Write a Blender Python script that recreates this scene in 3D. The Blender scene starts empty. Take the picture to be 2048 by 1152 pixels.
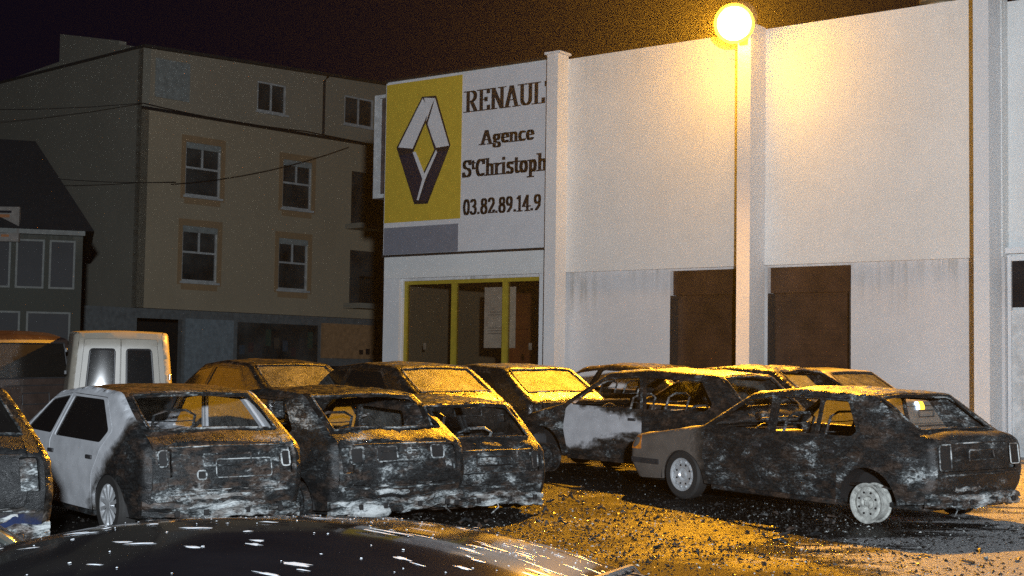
import bpy, math, random
import numpy as np
from mathutils import Vector, Matrix
from mathutils.geometry import delaunay_2d_cdt
from mathutils.bvhtree import BVHTree

# ------------------------------------------------------------------ camera, world, light
SC = bpy.context.scene
COL = SC.collection
cam_d = bpy.data.cameras.new("camera")
cam = bpy.data.objects.new("camera", cam_d)
COL.objects.link(cam)
SC.camera = cam
cam_d.sensor_width = 36.0
cam_d.lens = 36.0 * 2900 / 2048
cam_d.clip_start = 0.05
cam_d.clip_end = 2000
_p = math.atan(169 / 2900.0)
_f = Vector((0, math.cos(_p), math.sin(_p)))
_u0 = Vector((1, 0, 0)).cross(_f)
_r = Vector((1, 0, 0)) * math.cos(0.015) + _u0 * math.sin(0.015)
_u = _r.cross(_f)
cam.matrix_world = Matrix(((_r.x, _u.x, -_f.x, 0), (_r.y, _u.y, -_f.y, 0), (_r.z, _u.z, -_f.z, 1.5), (0, 0, 0, 1)))

SC.view_settings.view_transform = 'Standard'
SC.view_settings.look = 'None'
SC.view_settings.exposure = 0.0
SC.view_settings.gamma = 1.0
try:
    SC.cycles.use_denoising = False
    SC.cycles.max_bounces = 6
    SC.cycles.volume_bounces = 0
    SC.cycles.transparent_max_bounces = 12
    SC.cycles.sample_clamp_indirect = 3.0
except Exception:
    pass
W = bpy.data.worlds.new("World")
SC.world = W
W.use_nodes = True
bg = W.node_tree.nodes["Background"]
bg.inputs[0].default_value = (0.22, 0.16, 0.50, 1)      # night sky over a town
bg.inputs[1].default_value = 0.011

def light(kind, name, loc, color, energy, **kw):
    d = bpy.data.lights.new(name, kind)
    d.color = color
    d.energy = energy
    for k, v in kw.items():
        setattr(d, k, v)
    o = bpy.data.objects.new(name, d)
    o.location = loc
    COL.objects.link(o)
    return o

# cold point light for the white light coming from behind the photographer
COLD_LIGHT = light('POINT', "cold_rear_light", (1.3, -6.5, 3.4), (0.82, 0.91, 1.0), 25500, shadow_soft_size=0.25)

# wall frame of the garage: u runs along the facade to the right, n points out of it
GO = Vector((-2.886, 32.577, 0)); GU = Vector((0.79818, -0.60242, 0)); GN = Vector((-0.60242, -0.79818, 0))
def gp(u, off, z):
    return GO + GU * u + GN * off + Vector((0, 0, z))
LAMP_P = gp(9.36, 1.0, 7.92)
aim = (GN * math.cos(math.radians(34)) + Vector((0, 0, -math.sin(math.radians(34))))).normalized()
SOD = (1.0, 0.44, 0.02)
lamp_spot = light('SPOT', "sodium_lamp_light", LAMP_P + aim * 0.38, SOD, 27000, spot_size=math.radians(144), spot_blend=0.6, shadow_soft_size=0.12)
lamp_spot.rotation_euler = aim.to_track_quat('-Z', 'Y').to_euler()

RNG = random.Random(7)
def G(x, y):
    yy = min(max(y, -8.0), 60.0)
    return 0.02 * (yy - 13.0)

# ------------------------------------------------------------------ materials
def new_mat(name):
    m = bpy.data.materials.new(name); m.use_nodes = True
    nt = m.node_tree
    b = nt.nodes["Principled BSDF"]
    return m, nt, b
def N(nt, t, **kw):
    n = nt.nodes.new(t)
    for k, v in kw.items():
        if k.startswith('i_'):
            n.inputs[int(k[2:])].default_value = v
        else:
            setattr(n, k, v)
    return n
def noise(nt, vec, scale, detail=6, rough=0.6, dist=0.0):
    n = nt.nodes.new('ShaderNodeTexNoise')
    n.inputs['Scale'].default_value = scale; n.inputs['Detail'].default_value = detail
    n.inputs['Roughness'].default_value = rough; n.inputs['Distortion'].default_value = dist
    if vec is not None: nt.links.new(vec, n.inputs['Vector'])
    return n.outputs['Fac']
def ramp(nt, fac, stops, interp='LINEAR'):
    r = nt.nodes.new('ShaderNodeValToRGB')
    r.color_ramp.interpolation = interp
    el = r.color_ramp.elements
    while len(el) > 1: el.remove(el[0])
    el[0].position = stops[0][0]; c = stops[0][1]; el[0].color = (c, c, c, 1) if isinstance(c, (int, float)) else (*c, 1)
    for p, c in stops[1:]:
        e = el.new(p); e.color = (c, c, c, 1) if isinstance(c, (int, float)) else (*c, 1)
    nt.links.new(fac, r.inputs[0])
    return r.outputs[0]
def mth(nt, op, a, b=None, clamp=False):
    n = nt.nodes.new('ShaderNodeMath'); n.operation = op; n.use_clamp = clamp
    for i, v in enumerate((a, b)):
        if v is None: continue
        if isinstance(v, (int, float)): n.inputs[i].default_value = v
        else: nt.links.new(v, n.inputs[i])
    return n.outputs[0]
def mix(nt, fac, a, b):
    n = nt.nodes.new('ShaderNodeMix'); n.data_type = 'RGBA'
    for i, v in ((0, fac), (6, a), (7, b)):
        if isinstance(v, (int, float)): n.inputs[i].default_value = v
        elif isinstance(v, tuple): n.inputs[i].default_value = (*v, 1)
        else: nt.links.new(v, n.inputs[i])
    return n.outputs[2]
def coords(nt, scale=(1, 1, 1), off=(0, 0, 0)):
    tc = nt.nodes.new('ShaderNodeTexCoord'); mp = nt.nodes.new('ShaderNodeMapping')
    mp.inputs['Scale'].default_value = scale; mp.inputs['Location'].default_value = off
    nt.links.new(tc.outputs['Object'], mp.inputs['Vector'])
    return mp.outputs[0]
def bump(nt, b, h, strength=0.3, dist=0.01):
    n = nt.nodes.new('ShaderNodeBump'); n.inputs['Strength'].default_value = strength; n.inputs['Distance'].default_value = dist
    nt.links.new(h, n.inputs['Height']); nt.links.new(n.outputs[0], b.inputs['Normal'])
MATS = {}
def simple(name, col, rough=0.6, metal=0.0, var=0.25, vs=6.0, bmp=0.0, bs=30.0, coat=0.0):
    if name in MATS: return MATS[name]
    m, nt, b = new_mat(name)
    v = coords(nt)
    f = noise(nt, v, vs)
    c0 = tuple(c * (1 - var) for c in col); c1 = tuple(min(1, c * (1 + var)) for c in col)
    nt.links.new(ramp(nt, f, [(0.3, c0), (0.7, c1)]), b.inputs['Base Color'])
    b.inputs['Roughness'].default_value = rough; b.inputs['Metallic'].default_value = metal
    b.inputs['Coat Weight'].default_value = coat
    if bmp: bump(nt, b, noise(nt, v, bs, 4), bmp, 0.01)
    MATS[name] = m
    return m
def emit(name, col, strength, base=(0.8, 0.8, 0.8)):
    m, nt, b = new_mat(name)
    b.inputs['Base Color'].default_value = (*base, 1)
    b.inputs['Emission Color'].default_value = (*col, 1); b.inputs['Emission Strength'].default_value = strength
    return m

def burnt_layer(nt, seed, ash=0.5, rust=0.4, streak=(1, 1, 2.2)):
    """charred steel: soot black, grey ash where paint burnt off, rust bloom"""
    v = coords(nt, streak, (seed * 3.1, seed * 1.7, seed * 0.9))
    n1 = noise(nt, v, 2.4, 9, 0.72, 0.7); n2 = noise(nt, v, 13.0, 9, 0.74, 1.6); n3 = noise(nt, v, 4.3, 6, 0.65); n4 = noise(nt, v, 34.0, 5, 0.7)
    n0 = noise(nt, coords(nt, (1, 1, 1.6), (seed * 1.3, seed, seed * 2)), 1.3, 5, 0.55, 0.3)
    s = mth(nt, 'ADD', mth(nt, 'ADD', mth(nt, 'MULTIPLY', n1, 0.38), mth(nt, 'MULTIPLY', n2, 0.32)), mth(nt, 'MULTIPLY', n0, 0.30))
    t = 0.655 - 0.16 * ash
    base = ramp(nt, s, [(0.30, (0.005, 0.005, 0.006)), (t - 0.10, (0.008, 0.009, 0.0095)), (t - 0.04, (0.017, 0.019, 0.020)), (t - 0.005, (0.070, 0.078, 0.080)), (t + 0.02, (0.30, 0.32, 0.32)), (t + 0.07, (0.55, 0.57, 0.56))])
    rf = ramp(nt, n3, [(0.54 - 0.1 * rust, 0.0), (0.66 - 0.1 * rust, 1.0)])
    rcol = ramp(nt, n2, [(0.35, (0.022, 0.014, 0.010)), (0.6, (0.10, 0.062, 0.042)), (0.72, (0.19, 0.15, 0.12))])
    c = mix(nt, mth(nt, 'MULTIPLY', rf, 0.65 * min(1, rust * 1.6)), base, rcol)
    spk = ramp(nt, n4, [(0.66, 0.0), (0.72, 1.0)])
    c = mix(nt, mth(nt, 'MULTIPLY', spk, 0.5), c, (0.2, 0.2, 0.19))
    r = ramp(nt, n2, [(0.38, 0.30), (0.62, 0.72)])
    h = mth(nt, 'ADD', n2, mth(nt, 'MULTIPLY', n4, 0.5))
    return c, r, h

def burnt(name, seed, ash=0.5, rust=0.4, streak=(1, 1, 2.2), bs=0.7):
    m, nt, b = new_mat(name)
    c, r, h = burnt_layer(nt, seed, ash, rust, streak)
    nt.links.new(c, b.inputs['Base Color']); nt.links.new(r, b.inputs['Roughness'])
    b.inputs['Specular IOR Level'].default_value = 0.35
    bump(nt, b, h, bs, 0.008)
    return m

def sooty(name, seed, ash=.0):
    """sheet metal under shiny wet soot"""
    m, nt, b = new_mat(name)
    v = coords(nt, (1, 1, 1.5), (seed, seed * .7, 0))
    n1 = noise(nt, v, 2.2, 8, .65, .5); n2 = noise(nt, v, 12, 8, .7, 1.0); n3 = noise(nt, v, 40, 4, .7)
    nt.links.new(ramp(nt, mth(nt, 'ADD', mth(nt, 'MULTIPLY', n1, .5), mth(nt, 'MULTIPLY', n2, .5)), [(.38, (.006, .006, .006)), (.54, (.018, .016, .014)), (.60 - ash * .05, (.05, .04, .032)), (.70, (.14, .13, .12))]), b.inputs['Base Color'])
    nt.links.new(ramp(nt, n2, [(.42, .13), (.60, .55)]), b.inputs['Roughness'])
    b.inputs['Specular IOR Level'].default_value = .5
    bump(nt, b, mth(nt, 'ADD', mth(nt, 'MULTIPLY', n1, 2.0), mth(nt, 'ADD', n2, mth(nt, 'MULTIPLY', n3, .4))), .55, .012)
    return m
def half_burnt(name, seed, paint, plane, width=0.25, amp=0.35, ash=0.4, rust=0.4, paint_rough=0.35):
    """car paint whose burnt area is a stain fixed to the body: burnt where a*x+b*z+c > 0 (plus noise)"""
    m, nt, b = new_mat(name)
    c, r, h = burnt_layer(nt, seed, ash, rust)
    tc = nt.nodes.new('ShaderNodeTexCoord'); sp = nt.nodes.new('ShaderNodeSeparateXYZ'); nt.links.new(tc.outputs['Object'], sp.inputs[0])
    e = mth(nt, 'ADD', mth(nt, 'MULTIPLY', sp.outputs[0], plane[0]), mth(nt, 'MULTIPLY', sp.outputs[2], plane[1]))
    e = mth(nt, 'ADD', e, plane[2])
    if len(plane) > 3:
        e = mth(nt, 'ADD', e, mth(nt, 'MULTIPLY', mth(nt, 'ABSOLUTE', mth(nt, 'SUBTRACT', sp.outputs[2], .70)), plane[3]))
    nz = noise(nt, coords(nt, (1, 1, 1.4), (seed, 0, 0)), 3.2, 8, 0.62, 0.4)
    e = mth(nt, 'ADD', e, mth(nt, 'MULTIPLY', mth(nt, 'SUBTRACT', nz, 0.5), amp * 2))
    mask = mth(nt, 'ADD', mth(nt, 'DIVIDE', e, width), 0.5, clamp=True)
    dirt = noise(nt, coords(nt), 5.0, 6)
    pc = mix(nt, ramp(nt, dirt, [(0.35, 0.0), (0.8, 0.6)]), paint, tuple(p * 0.45 for p in paint))
    pc = mix(nt, ramp(nt, noise(nt, coords(nt, (1, 1, 1)), 38, 5, .7), [(0.60, 0.0), (0.70, 0.55)]), pc, tuple(p * 0.35 for p in paint))
    soot = ramp(nt, mask, [(0.0, 0.0), (0.45, 0.75), (0.7, 1.0)])
    scorched = mix(nt, soot, pc, (0.03, 0.026, 0.022))
    full = ramp(nt, mask, [(0.7, 0.0), (0.95, 1.0)])
    nt.links.new(mix(nt, full, scorched, c), b.inputs['Base Color'])
    nt.links.new(mix(nt, soot, (paint_rough,) * 3, r), b.inputs['Roughness'])
    bump(nt, b, mth(nt, 'MULTIPLY', h, mask), 0.45, 0.02)
    return m

def glassy(name, dirt=0.0, tint=(0.02, 0.022, 0.024), alpha=0.35, rough=0.05):
    """plain car / shop glass: mostly see-through, reflective"""
    m, nt, b = new_mat(name)
    b.inputs['Base Color'].default_value = (*tint, 1); b.inputs['Roughness'].default_value = rough
    b.inputs['Specular IOR Level'].default_value = 0.7
    tr = nt.nodes.new('ShaderNodeBsdfTransparent'); tr.inputs[0].default_value = (0.85, 0.80, 0.74, 1)
    mx = nt.nodes.new('ShaderNodeMixShader'); mx.inputs[0].default_value = alpha
    if dirt:
        f = ramp(nt, noise(nt, coords(nt), 4.0, 8, 0.7), [(0.35, alpha), (0.75, min(1, alpha + dirt))])
        nt.links.new(f, mx.inputs[0])
    nt.links.new(tr.outputs[0], mx.inputs[1]); nt.links.new(b.outputs[0], mx.inputs[2])
    nt.links.new(mx.outputs[0], nt.nodes['Material Output'].inputs[0])
    return m
def frosted(name, seed):
    """window under soot and frost: light from behind spreads in it"""
    m, nt, b = new_mat(name)
    v = coords(nt, (1, 1, 1), (seed, seed, 0))
    n1 = noise(nt, v, 5.0, 9, 0.75, 0.5); n2 = noise(nt, v, 45.0, 6, 0.8)
    s = mth(nt, 'ADD', mth(nt, 'MULTIPLY', n1, 0.55), mth(nt, 'MULTIPLY', n2, 0.45))
    tl = nt.nodes.new('ShaderNodeBsdfTranslucent')
    nt.links.new(ramp(nt, s, [(0.36, (0.10, 0.10, 0.09)), (0.5, (0.35, 0.36, 0.33)), (0.66, (0.8, 0.8, 0.76))]), tl.inputs[0])
    nt.links.new(ramp(nt, s, [(0.4, (0.03, 0.03, 0.03)), (0.7, (0.32, 0.32, 0.30))]), b.inputs['Base Color'])
    b.inputs['Roughness'].default_value = 0.42
    bump(nt, b, n2, 0.8, 0.01)
    mx = nt.nodes.new('ShaderNodeMixShader'); mx.inputs[0].default_value = 0.45
    nt.links.new(tl.outputs[0], mx.inputs[1]); nt.links.new(b.outputs[0], mx.inputs[2])
    tr = nt.nodes.new('ShaderNodeBsdfTransparent'); mx2 = nt.nodes.new('ShaderNodeMixShader')
    nt.links.new(ramp(nt, s, [(0.40, 0.5), (0.52, 1.0)]), mx2.inputs[0])
    nt.links.new(tr.outputs[0], mx2.inputs[1]); nt.links.new(mx.outputs[0], mx2.inputs[2])
    nt.links.new(mx2.outputs[0], nt.nodes['Material Output'].inputs[0])
    return m

def plaster(name, col, stain=0.5, ztop=8.0, streak_col=(0.25, 0.25, 0.22), bs=0.25, panel=False):
    m, nt, b = new_mat(name)
    v = coords(nt)
    big = noise(nt, v, 0.45, 6, 0.6); fine = noise(nt, v, 55.0, 4, 0.7); mid = noise(nt, v, 4.0, 8, 0.65)
    base = mix(nt, ramp(nt, big, [(0.3, 0.0), (0.7, 1.0)]), col, tuple(c * 0.86 for c in col))
    base = mix(nt, ramp(nt, mid, [(0.5, 0.0), (0.8, 0.3)]), base, tuple(c * 0.7 for c in col))
    sv = coords(nt, (7.0, 7.0, 0.35))
    st = noise(nt, sv, 1.0, 7, 0.7)
    sp = nt.nodes.new('ShaderNodeSeparateXYZ'); tc = nt.nodes.new('ShaderNodeTexCoord'); nt.links.new(tc.outputs['Object'], sp.inputs[0])
    hgt = mth(nt, 'SUBTRACT', 1.0, mth(nt, 'DIVIDE', mth(nt, 'SUBTRACT', ztop, sp.outputs[2]), 1.1), clamp=True)
    sf = mth(nt, 'MULTIPLY', mth(nt, 'MULTIPLY', ramp(nt, st, [(0.42, 0.0), (0.68, 1.0)]), hgt), mth(nt, 'MULTIPLY', ramp(nt, noise(nt, coords(nt, (1, 1, 1), (3, 1, 0)), .55, 4), [(0.42, 0.08), (0.66, 1.5)]), stain))
    base = mix(nt, sf, base, streak_col)
    nt.links.new(base, b.inputs['Base Color'])
    b.inputs['Roughness'].default_value = 0.85
    bump(nt, b, mth(nt, 'ADD', fine, mid), bs * 1.6, 0.014)
    return m

M_WALL = plaster("white_render", (0.76, 0.77, 0.76), 0.5, 8.1)
M_PIL = plaster("white_pilaster_render", (0.74, 0.75, 0.76), 0.35, 8.2)
M_LOWWALL = plaster("white_lower_render", (0.70, 0.70, 0.71), 0.8, 3.65)
M_LAMP_TINT = plaster("lamp_tinted_render", (0.46, 0.37, 0.25), 0.3, 12.9)  # orange light of another street lamp is put into this beige
M_GREY = plaster("grey_render", (0.32, 0.30, 0.24), 0.3, 13)
M_HOUSE = plaster("house_render", (0.06, 0.065, 0.055), 0.4, 5.0)
M_TRIM = plaster("orange_trim", (0.40, 0.26, 0.14), 0.2, 13)
M_BLACKMETAL = simple("black_metal", (0.02, 0.02, 0.022), 0.45)
M_DARK = simple("dark_void", (0.012, 0.011, 0.011), 0.7)
M_RUBBER = simple("tyre_rubber", (0.018, 0.017, 0.016), 0.75, bmp=0.2)
M_PLASTIC = simple("dark_plastic", (0.03, 0.03, 0.032), 0.5)
M_CHROME = simple("bright_trim", (0.55, 0.55, 0.56), 0.18, 1.0, var=0.1)
M_ALLOY = simple("wheel_silver", (0.48, 0.49, 0.50), 0.35, 0.4, var=0.2, vs=14)
M_ASHWHEEL = simple("ash_wheel", (0.36, 0.36, 0.33), 0.8, 0.1, var=0.55, vs=16, bmp=0.5)
M_FRAME_W = simple("white_window_frame", (0.55, 0.56, 0.56), 0.5)
M_FRAME_H = simple("dull_window_frame", (0.16, 0.17, 0.16), 0.6)
M_PANE_FAR = simple("curtained_pane", (0.05, 0.052, 0.05), 0.5, var=.8, vs=.9)
M_FRAME_G = simple("weathered_window_frame", (0.50, 0.50, 0.48), 0.6)
M_PANE_DARK = simple("dark_pane", (0.012, 0.013, 0.016), 0.45, var=0.4, vs=1.5)
M_PANE_DARK.node_tree.nodes['Principled BSDF'].inputs['Specular IOR Level'].default_value = .15
M_SEAT = simple("charred_seat", (0.035, 0.03, 0.027), 0.85, bmp=0.6, bs=20)

# ------------------------------------------------------------------ mesh helpers
def link(name, me, parent=None, mat=None):
    o = bpy.data.objects.new(name, me); COL.objects.link(o)
    if mat is not None: me.materials.append(mat)
    if parent is not None: o.parent = parent
    return o
def empty(name, loc, rz=0.0):
    o = bpy.data.objects.new(name, None); COL.objects.link(o)
    o.location = loc; o.rotation_euler = (0, 0, rz); o.empty_display_size = 0.2
    return o
def tag(o, label=None, cat=None, group=None, kind=None):
    if label: o['label'] = label
    if cat: o['category'] = cat
    if group: o['group'] = group
    if kind: o['kind'] = kind
    return o

class MB:
    """collects shapes into one mesh"""
    def __init__(s): s.v = []; s.f = []
    def add(s, vs, fs):
        b = len(s.v); s.v += [tuple(p) for p in vs]; s.f += [tuple(i + b for i in f) for f in fs]; return s
    def box(s, lo, hi, bev=0.0):
        (x0, y0, z0), (x1, y1, z1) = lo, hi
        if x0 > x1: x0, x1 = x1, x0
        if y0 > y1: y0, y1 = y1, y0
        if z0 > z1: z0, z1 = z1, z0
        b = min(bev, (x1 - x0) * .45, (y1 - y0) * .45, (z1 - z0) * .45)
        if b <= 0:
            v = [(x, y, z) for z in (z0, z1) for y in (y0, y1) for x in (x0, x1)]
            return s.add(v, [(0, 2, 3, 1), (4, 5, 7, 6), (0, 1, 5, 4), (2, 6, 7, 3), (0, 4, 6, 2), (1, 3, 7, 5)])
        v = []; idx = {}
        for sx in (0, 1):
            for sy in (0, 1):
                for sz in (0, 1):
                    X = (x0, x1)[sx]; Y = (y0, y1)[sy]; Z = (z0, z1)[sz]
                    dx = b if sx == 0 else -b; dy = b if sy == 0 else -b; dz = b if sz == 0 else -b
                    for a, p in (('x', (X, Y + dy, Z + dz)), ('y', (X + dx, Y, Z + dz)), ('z', (X + dx, Y + dy, Z))):
                        idx[(a, sx, sy, sz)] = len(v); v.append(p)
        f = []
        for sg in (0, 1):
            q = [idx[('x', sg, 0, 0)], idx[('x', sg, 1, 0)], idx[('x', sg, 1, 1)], idx[('x', sg, 0, 1)]]; f.append(q if sg else q[::-1])
            q = [idx[('y', 0, sg, 0)], idx[('y', 0, sg, 1)], idx[('y', 1, sg, 1)], idx[('y', 1, sg, 0)]]; f.append(q if sg else q[::-1])
            q = [idx[('z', 0, 0, sg)], idx[('z', 1, 0, sg)], idx[('z', 1, 1, sg)], idx[('z', 0, 1, sg)]]; f.append(q if sg else q[::-1])
        for i in (0, 1):
            for j in (0, 1):
                q = [idx[('y', 0, i, j)], idx[('y', 1, i, j)], idx[('z', 1, i, j)], idx[('z', 0, i, j)]]; f.append(q if (i ^ j) else q[::-1])
                q = [idx[('x', i, 0, j)], idx[('x', i, 1, j)], idx[('z', i, 1, j)], idx[('z', i, 0, j)]]; f.append(q[::-1] if (i ^ j) else q)
                q = [idx[('x', i, j, 0)], idx[('x', i, j, 1)], idx[('y', i, j, 1)], idx[('y', i, j, 0)]]; f.append(q if (i ^ j) else q[::-1])
                for k in (0, 1):
                    q = [idx[('x', i, j, k)], idx[('y', i, j, k)], idx[('z', i, j, k)]]; f.append(q if (i + j + k) % 2 else q[::-1])
        return s.add(v, f)
    def tube(s, pts, r, n=8, caps=True):
        pts = [Vector(p) for p in pts]
        rs = r if isinstance(r, (list, tuple)) else [r] * len(pts)
        vs = []; fs = []
        for i, p in enumerate(pts):
            d = (pts[min(i + 1, len(pts) - 1)] - pts[max(i - 1, 0)]).normalized()
            a = Vector((0, 0, 1)) if abs(d.z) < .9 else Vector((1, 0, 0))
            e1 = d.cross(a).normalized(); e2 = d.cross(e1)
            for k in range(n):
                t = 2 * math.pi * k / n
                vs.append(p + (e1 * math.cos(t) + e2 * math.sin(t)) * rs[i])
        for i in range(len(pts) - 1):
            for k in range(n):
                a, b2 = i * n + k, i * n + (k + 1) % n
                fs.append((a, b2, b2 + n, a + n))
        if caps:
            fs.append(tuple(range(n))[::-1]); fs.append(tuple((len(pts) - 1) * n + k for k in range(n)))
        return s.add(vs, fs)
    def lathe(s, prof, axis='z', c=(0, 0, 0), n=24, close=False):
        """prof: list of (radius, height along axis)"""
        vs = []; fs = []
        for r, h in prof:
            for k in range(n):
                t = 2 * math.pi * k / n; a, b2 = r * math.cos(t), r * math.sin(t)
                p = {'z': (a, b2, h), 'y': (b2, h, a), 'x': (h, a, b2)}[axis]
                vs.append((p[0] + c[0], p[1] + c[1], p[2] + c[2]))
        m = len(prof)
        for i in range(m if close else m - 1):
            j = (i + 1) % m
            for k in range(n):
                k2 = (k + 1) % n
                fs.append((i * n + k, i * n + k2, j * n + k2, j * n + k))
        return s.add(vs, fs)
    def prism(s, poly, o, e1, e2, e3, th):
        """polygon in (e1,e2), thickness th along e3"""
        o, e1, e2, e3 = map(Vector, (o, e1, e2, e3)); n = len(poly)
        vs = [o + e1 * a + e2 * b2 for a, b2 in poly] + [o + e1 * a + e2 * b2 + e3 * th for a, b2 in poly]
        fs = [tuple(range(n))[::-1], tuple(range(n, 2 * n))] + [(i, (i + 1) % n, n + (i + 1) % n, n + i) for i in range(n)]
        return s.add(vs, fs)
    def build(s, name, mat, parent=None, smooth=True, ang=38):
        me = bpy.data.meshes.new(name); me.from_pydata(s.v, [], s.f); me.update()
        fix_normals(me)
        if smooth:
            me.shade_smooth(); me.set_sharp_from_angle(angle=math.radians(ang))
        return link(name, me, parent, mat)
import bmesh
def fix_normals(me):
    bm = bmesh.new(); bm.from_mesh(me); bmesh.ops.recalc_face_normals(bm, faces=bm.faces); bm.to_mesh(me); bm.free()

def pip(P, poly):
    """vectorised point in polygon"""
    x, y = P[:, 0], P[:, 1]; ins = np.zeros(len(P), bool); n = len(poly)
    for i in range(n):
        x1, y1 = poly[i]; x2, y2 = poly[(i + 1) % n]
        c = (y1 > y) != (y2 > y)
        if y1 != y2:
            ins ^= c & (x < (x2 - x1) * (y - y1) / (y2 - y1) + x1)
    return ins
def inset(poly, d):
    n = len(poly); A = sum(poly[i][0] * poly[(i + 1) % n][1] - poly[(i + 1) % n][0] * poly[i][1] for i in range(n))
    sg = 1 if A > 0 else -1; out = []
    for i in range(n):
        p0, p, p2 = (np.array(poly[j % n], float) for j in (i - 1, i, i + 1))
        a = p - p0; b2 = p2 - p; a /= np.linalg.norm(a) + 1e-9; b2 /= np.linalg.norm(b2) + 1e-9
        na = np.array([-a[1], a[0]]) * sg; nb = np.array([-b2[1], b2[0]]) * sg
        m = na + nb; m /= max(np.linalg.norm(m), 1e-6); c = max(m @ na, 0.4)
        out.append(tuple(p + m * d / c))
    return out
def roundp(poly, r=0.04, k=3):
    out = []; n = len(poly)
    for i in range(n):
        p0, p, p2 = (np.array(poly[j % n], float) for j in (i - 1, i, i + 1))
        d0 = np.linalg.norm(p0 - p); d2 = np.linalg.norm(p2 - p); rr = min(r, d0 * .45, d2 * .45)
        a = p + (p0 - p) / d0 * rr; b2 = p + (p2 - p) / d2 * rr
        for t in np.linspace(0, 1, k + 1):
            out.append(tuple((1 - t) ** 2 * a + 2 * t * (1 - t) * p + t * t * b2))
    return out
def resample(poly, step):
    out = []; n = len(poly)
    for i in range(n):
        a = np.array(poly[i], float); b2 = np.array(poly[(i + 1) % n], float); L = np.linalg.norm(b2 - a)
        m = max(1, int(round(L / step)))
        for t in range(m): out.append(tuple(a + (b2 - a) * t / m))
    return out
def cdt(polys, pts, step):
    V = []; Ed = []
    for poly in polys:
        poly = resample(poly, step); b = len(V); n = len(poly)
        V += [Vector(p) for p in poly]; Ed += [(b + i, b + (i + 1) % n) for i in range(n)]
    V += [Vector(p) for p in pts]
    r = delaunay_2d_cdt(V, Ed, [], 0, 1e-4)
    vv = np.array([(p.x, p.y) for p in r[0]]); ff = np.array([list(f) for f in r[2] if len(f) == 3], int)
    return vv, ff
def shell(vv3, ff, th, flip, name, mat, parent, ang=40, jit=None):
    """triangles on a surface -> thin solid sheet"""
    if flip: ff = ff[:, ::-1]
    used = np.unique(ff); mp = -np.ones(len(vv3), int); mp[used] = np.arange(len(used)); V = vv3[used]; F = mp[ff]
    fn = np.cross(V[F[:, 1]] - V[F[:, 0]], V[F[:, 2]] - V[F[:, 0]])
    vn = np.zeros_like(V)
    for k in range(3): np.add.at(vn, F[:, k], fn)
    vn /= np.linalg.norm(vn, axis=1)[:, None] + 1e-12
    n = len(V); V2 = V - vn * th
    cnt = {}
    for t in F:
        for k in range(3):
            e = (t[k], t[(k + 1) % 3]); cnt[e] = cnt.get(e, 0) + 1
    faces = [tuple(t) for t in F.tolist()] + [tuple(t[::-1]) for t in (F + n).tolist()]
    for (a, b2) in cnt:
        if (b2, a) not in cnt: faces.append((int(b2), int(a), int(a) + n, int(b2) + n))
    me = bpy.data.meshes.new(name); me.from_pydata(np.vstack([V, V2]).tolist(), [], faces); me.update()
    me.shade_smooth(); me.set_sharp_from_angle(angle=math.radians(ang))
    return link(name, me, parent, mat)

def flat_wall(name, outline, holes, fr, th, mat, parent):
    """upright wall in frame fr(u, off, z) with true openings; outer face at off=0 of fr"""
    vv, ff = cdt([outline] + holes, [], 50)
    c = vv[ff].mean(1); k = pip(c, outline)
    for h in holes: k &= ~pip(c, h)
    ff = ff[k]
    V = np.array([tuple(fr(a, 0, b2)) for a, b2 in vv]); V2 = np.array([tuple(fr(a, -th, b2)) for a, b2 in vv]); n = len(V)
    cnt = set()
    for t in ff.tolist():
        for q in range(3): cnt.add((t[q], t[(q + 1) % 3]))
    faces = [tuple(t) for t in ff.tolist()] + [tuple(t[::-1]) for t in (ff + n).tolist()]
    faces += [(b2, a, a + n, b2 + n) for a, b2 in cnt if (b2, a) not in cnt]
    me = bpy.data.meshes.new(name); me.from_pydata(np.vstack([V, V2]).tolist(), [], faces); me.update(); fix_normals(me)
    return link(name, me, parent, mat)
def rect(a, b2, c, d): return [(a, b2), (c, b2), (c, d), (a, d)]
def fbox(mb, fr, u0, u1, o0, o1, z0, z1):
    P = [fr(u, o, z) for z in (z0, z1) for o in (o0, o1) for u in (u0, u1)]
    return mb.add(P, [(0, 2, 3, 1), (4, 5, 7, 6), (0, 1, 5, 4), (2, 6, 7, 3), (0, 4, 6, 2), (1, 3, 7, 5)])

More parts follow.
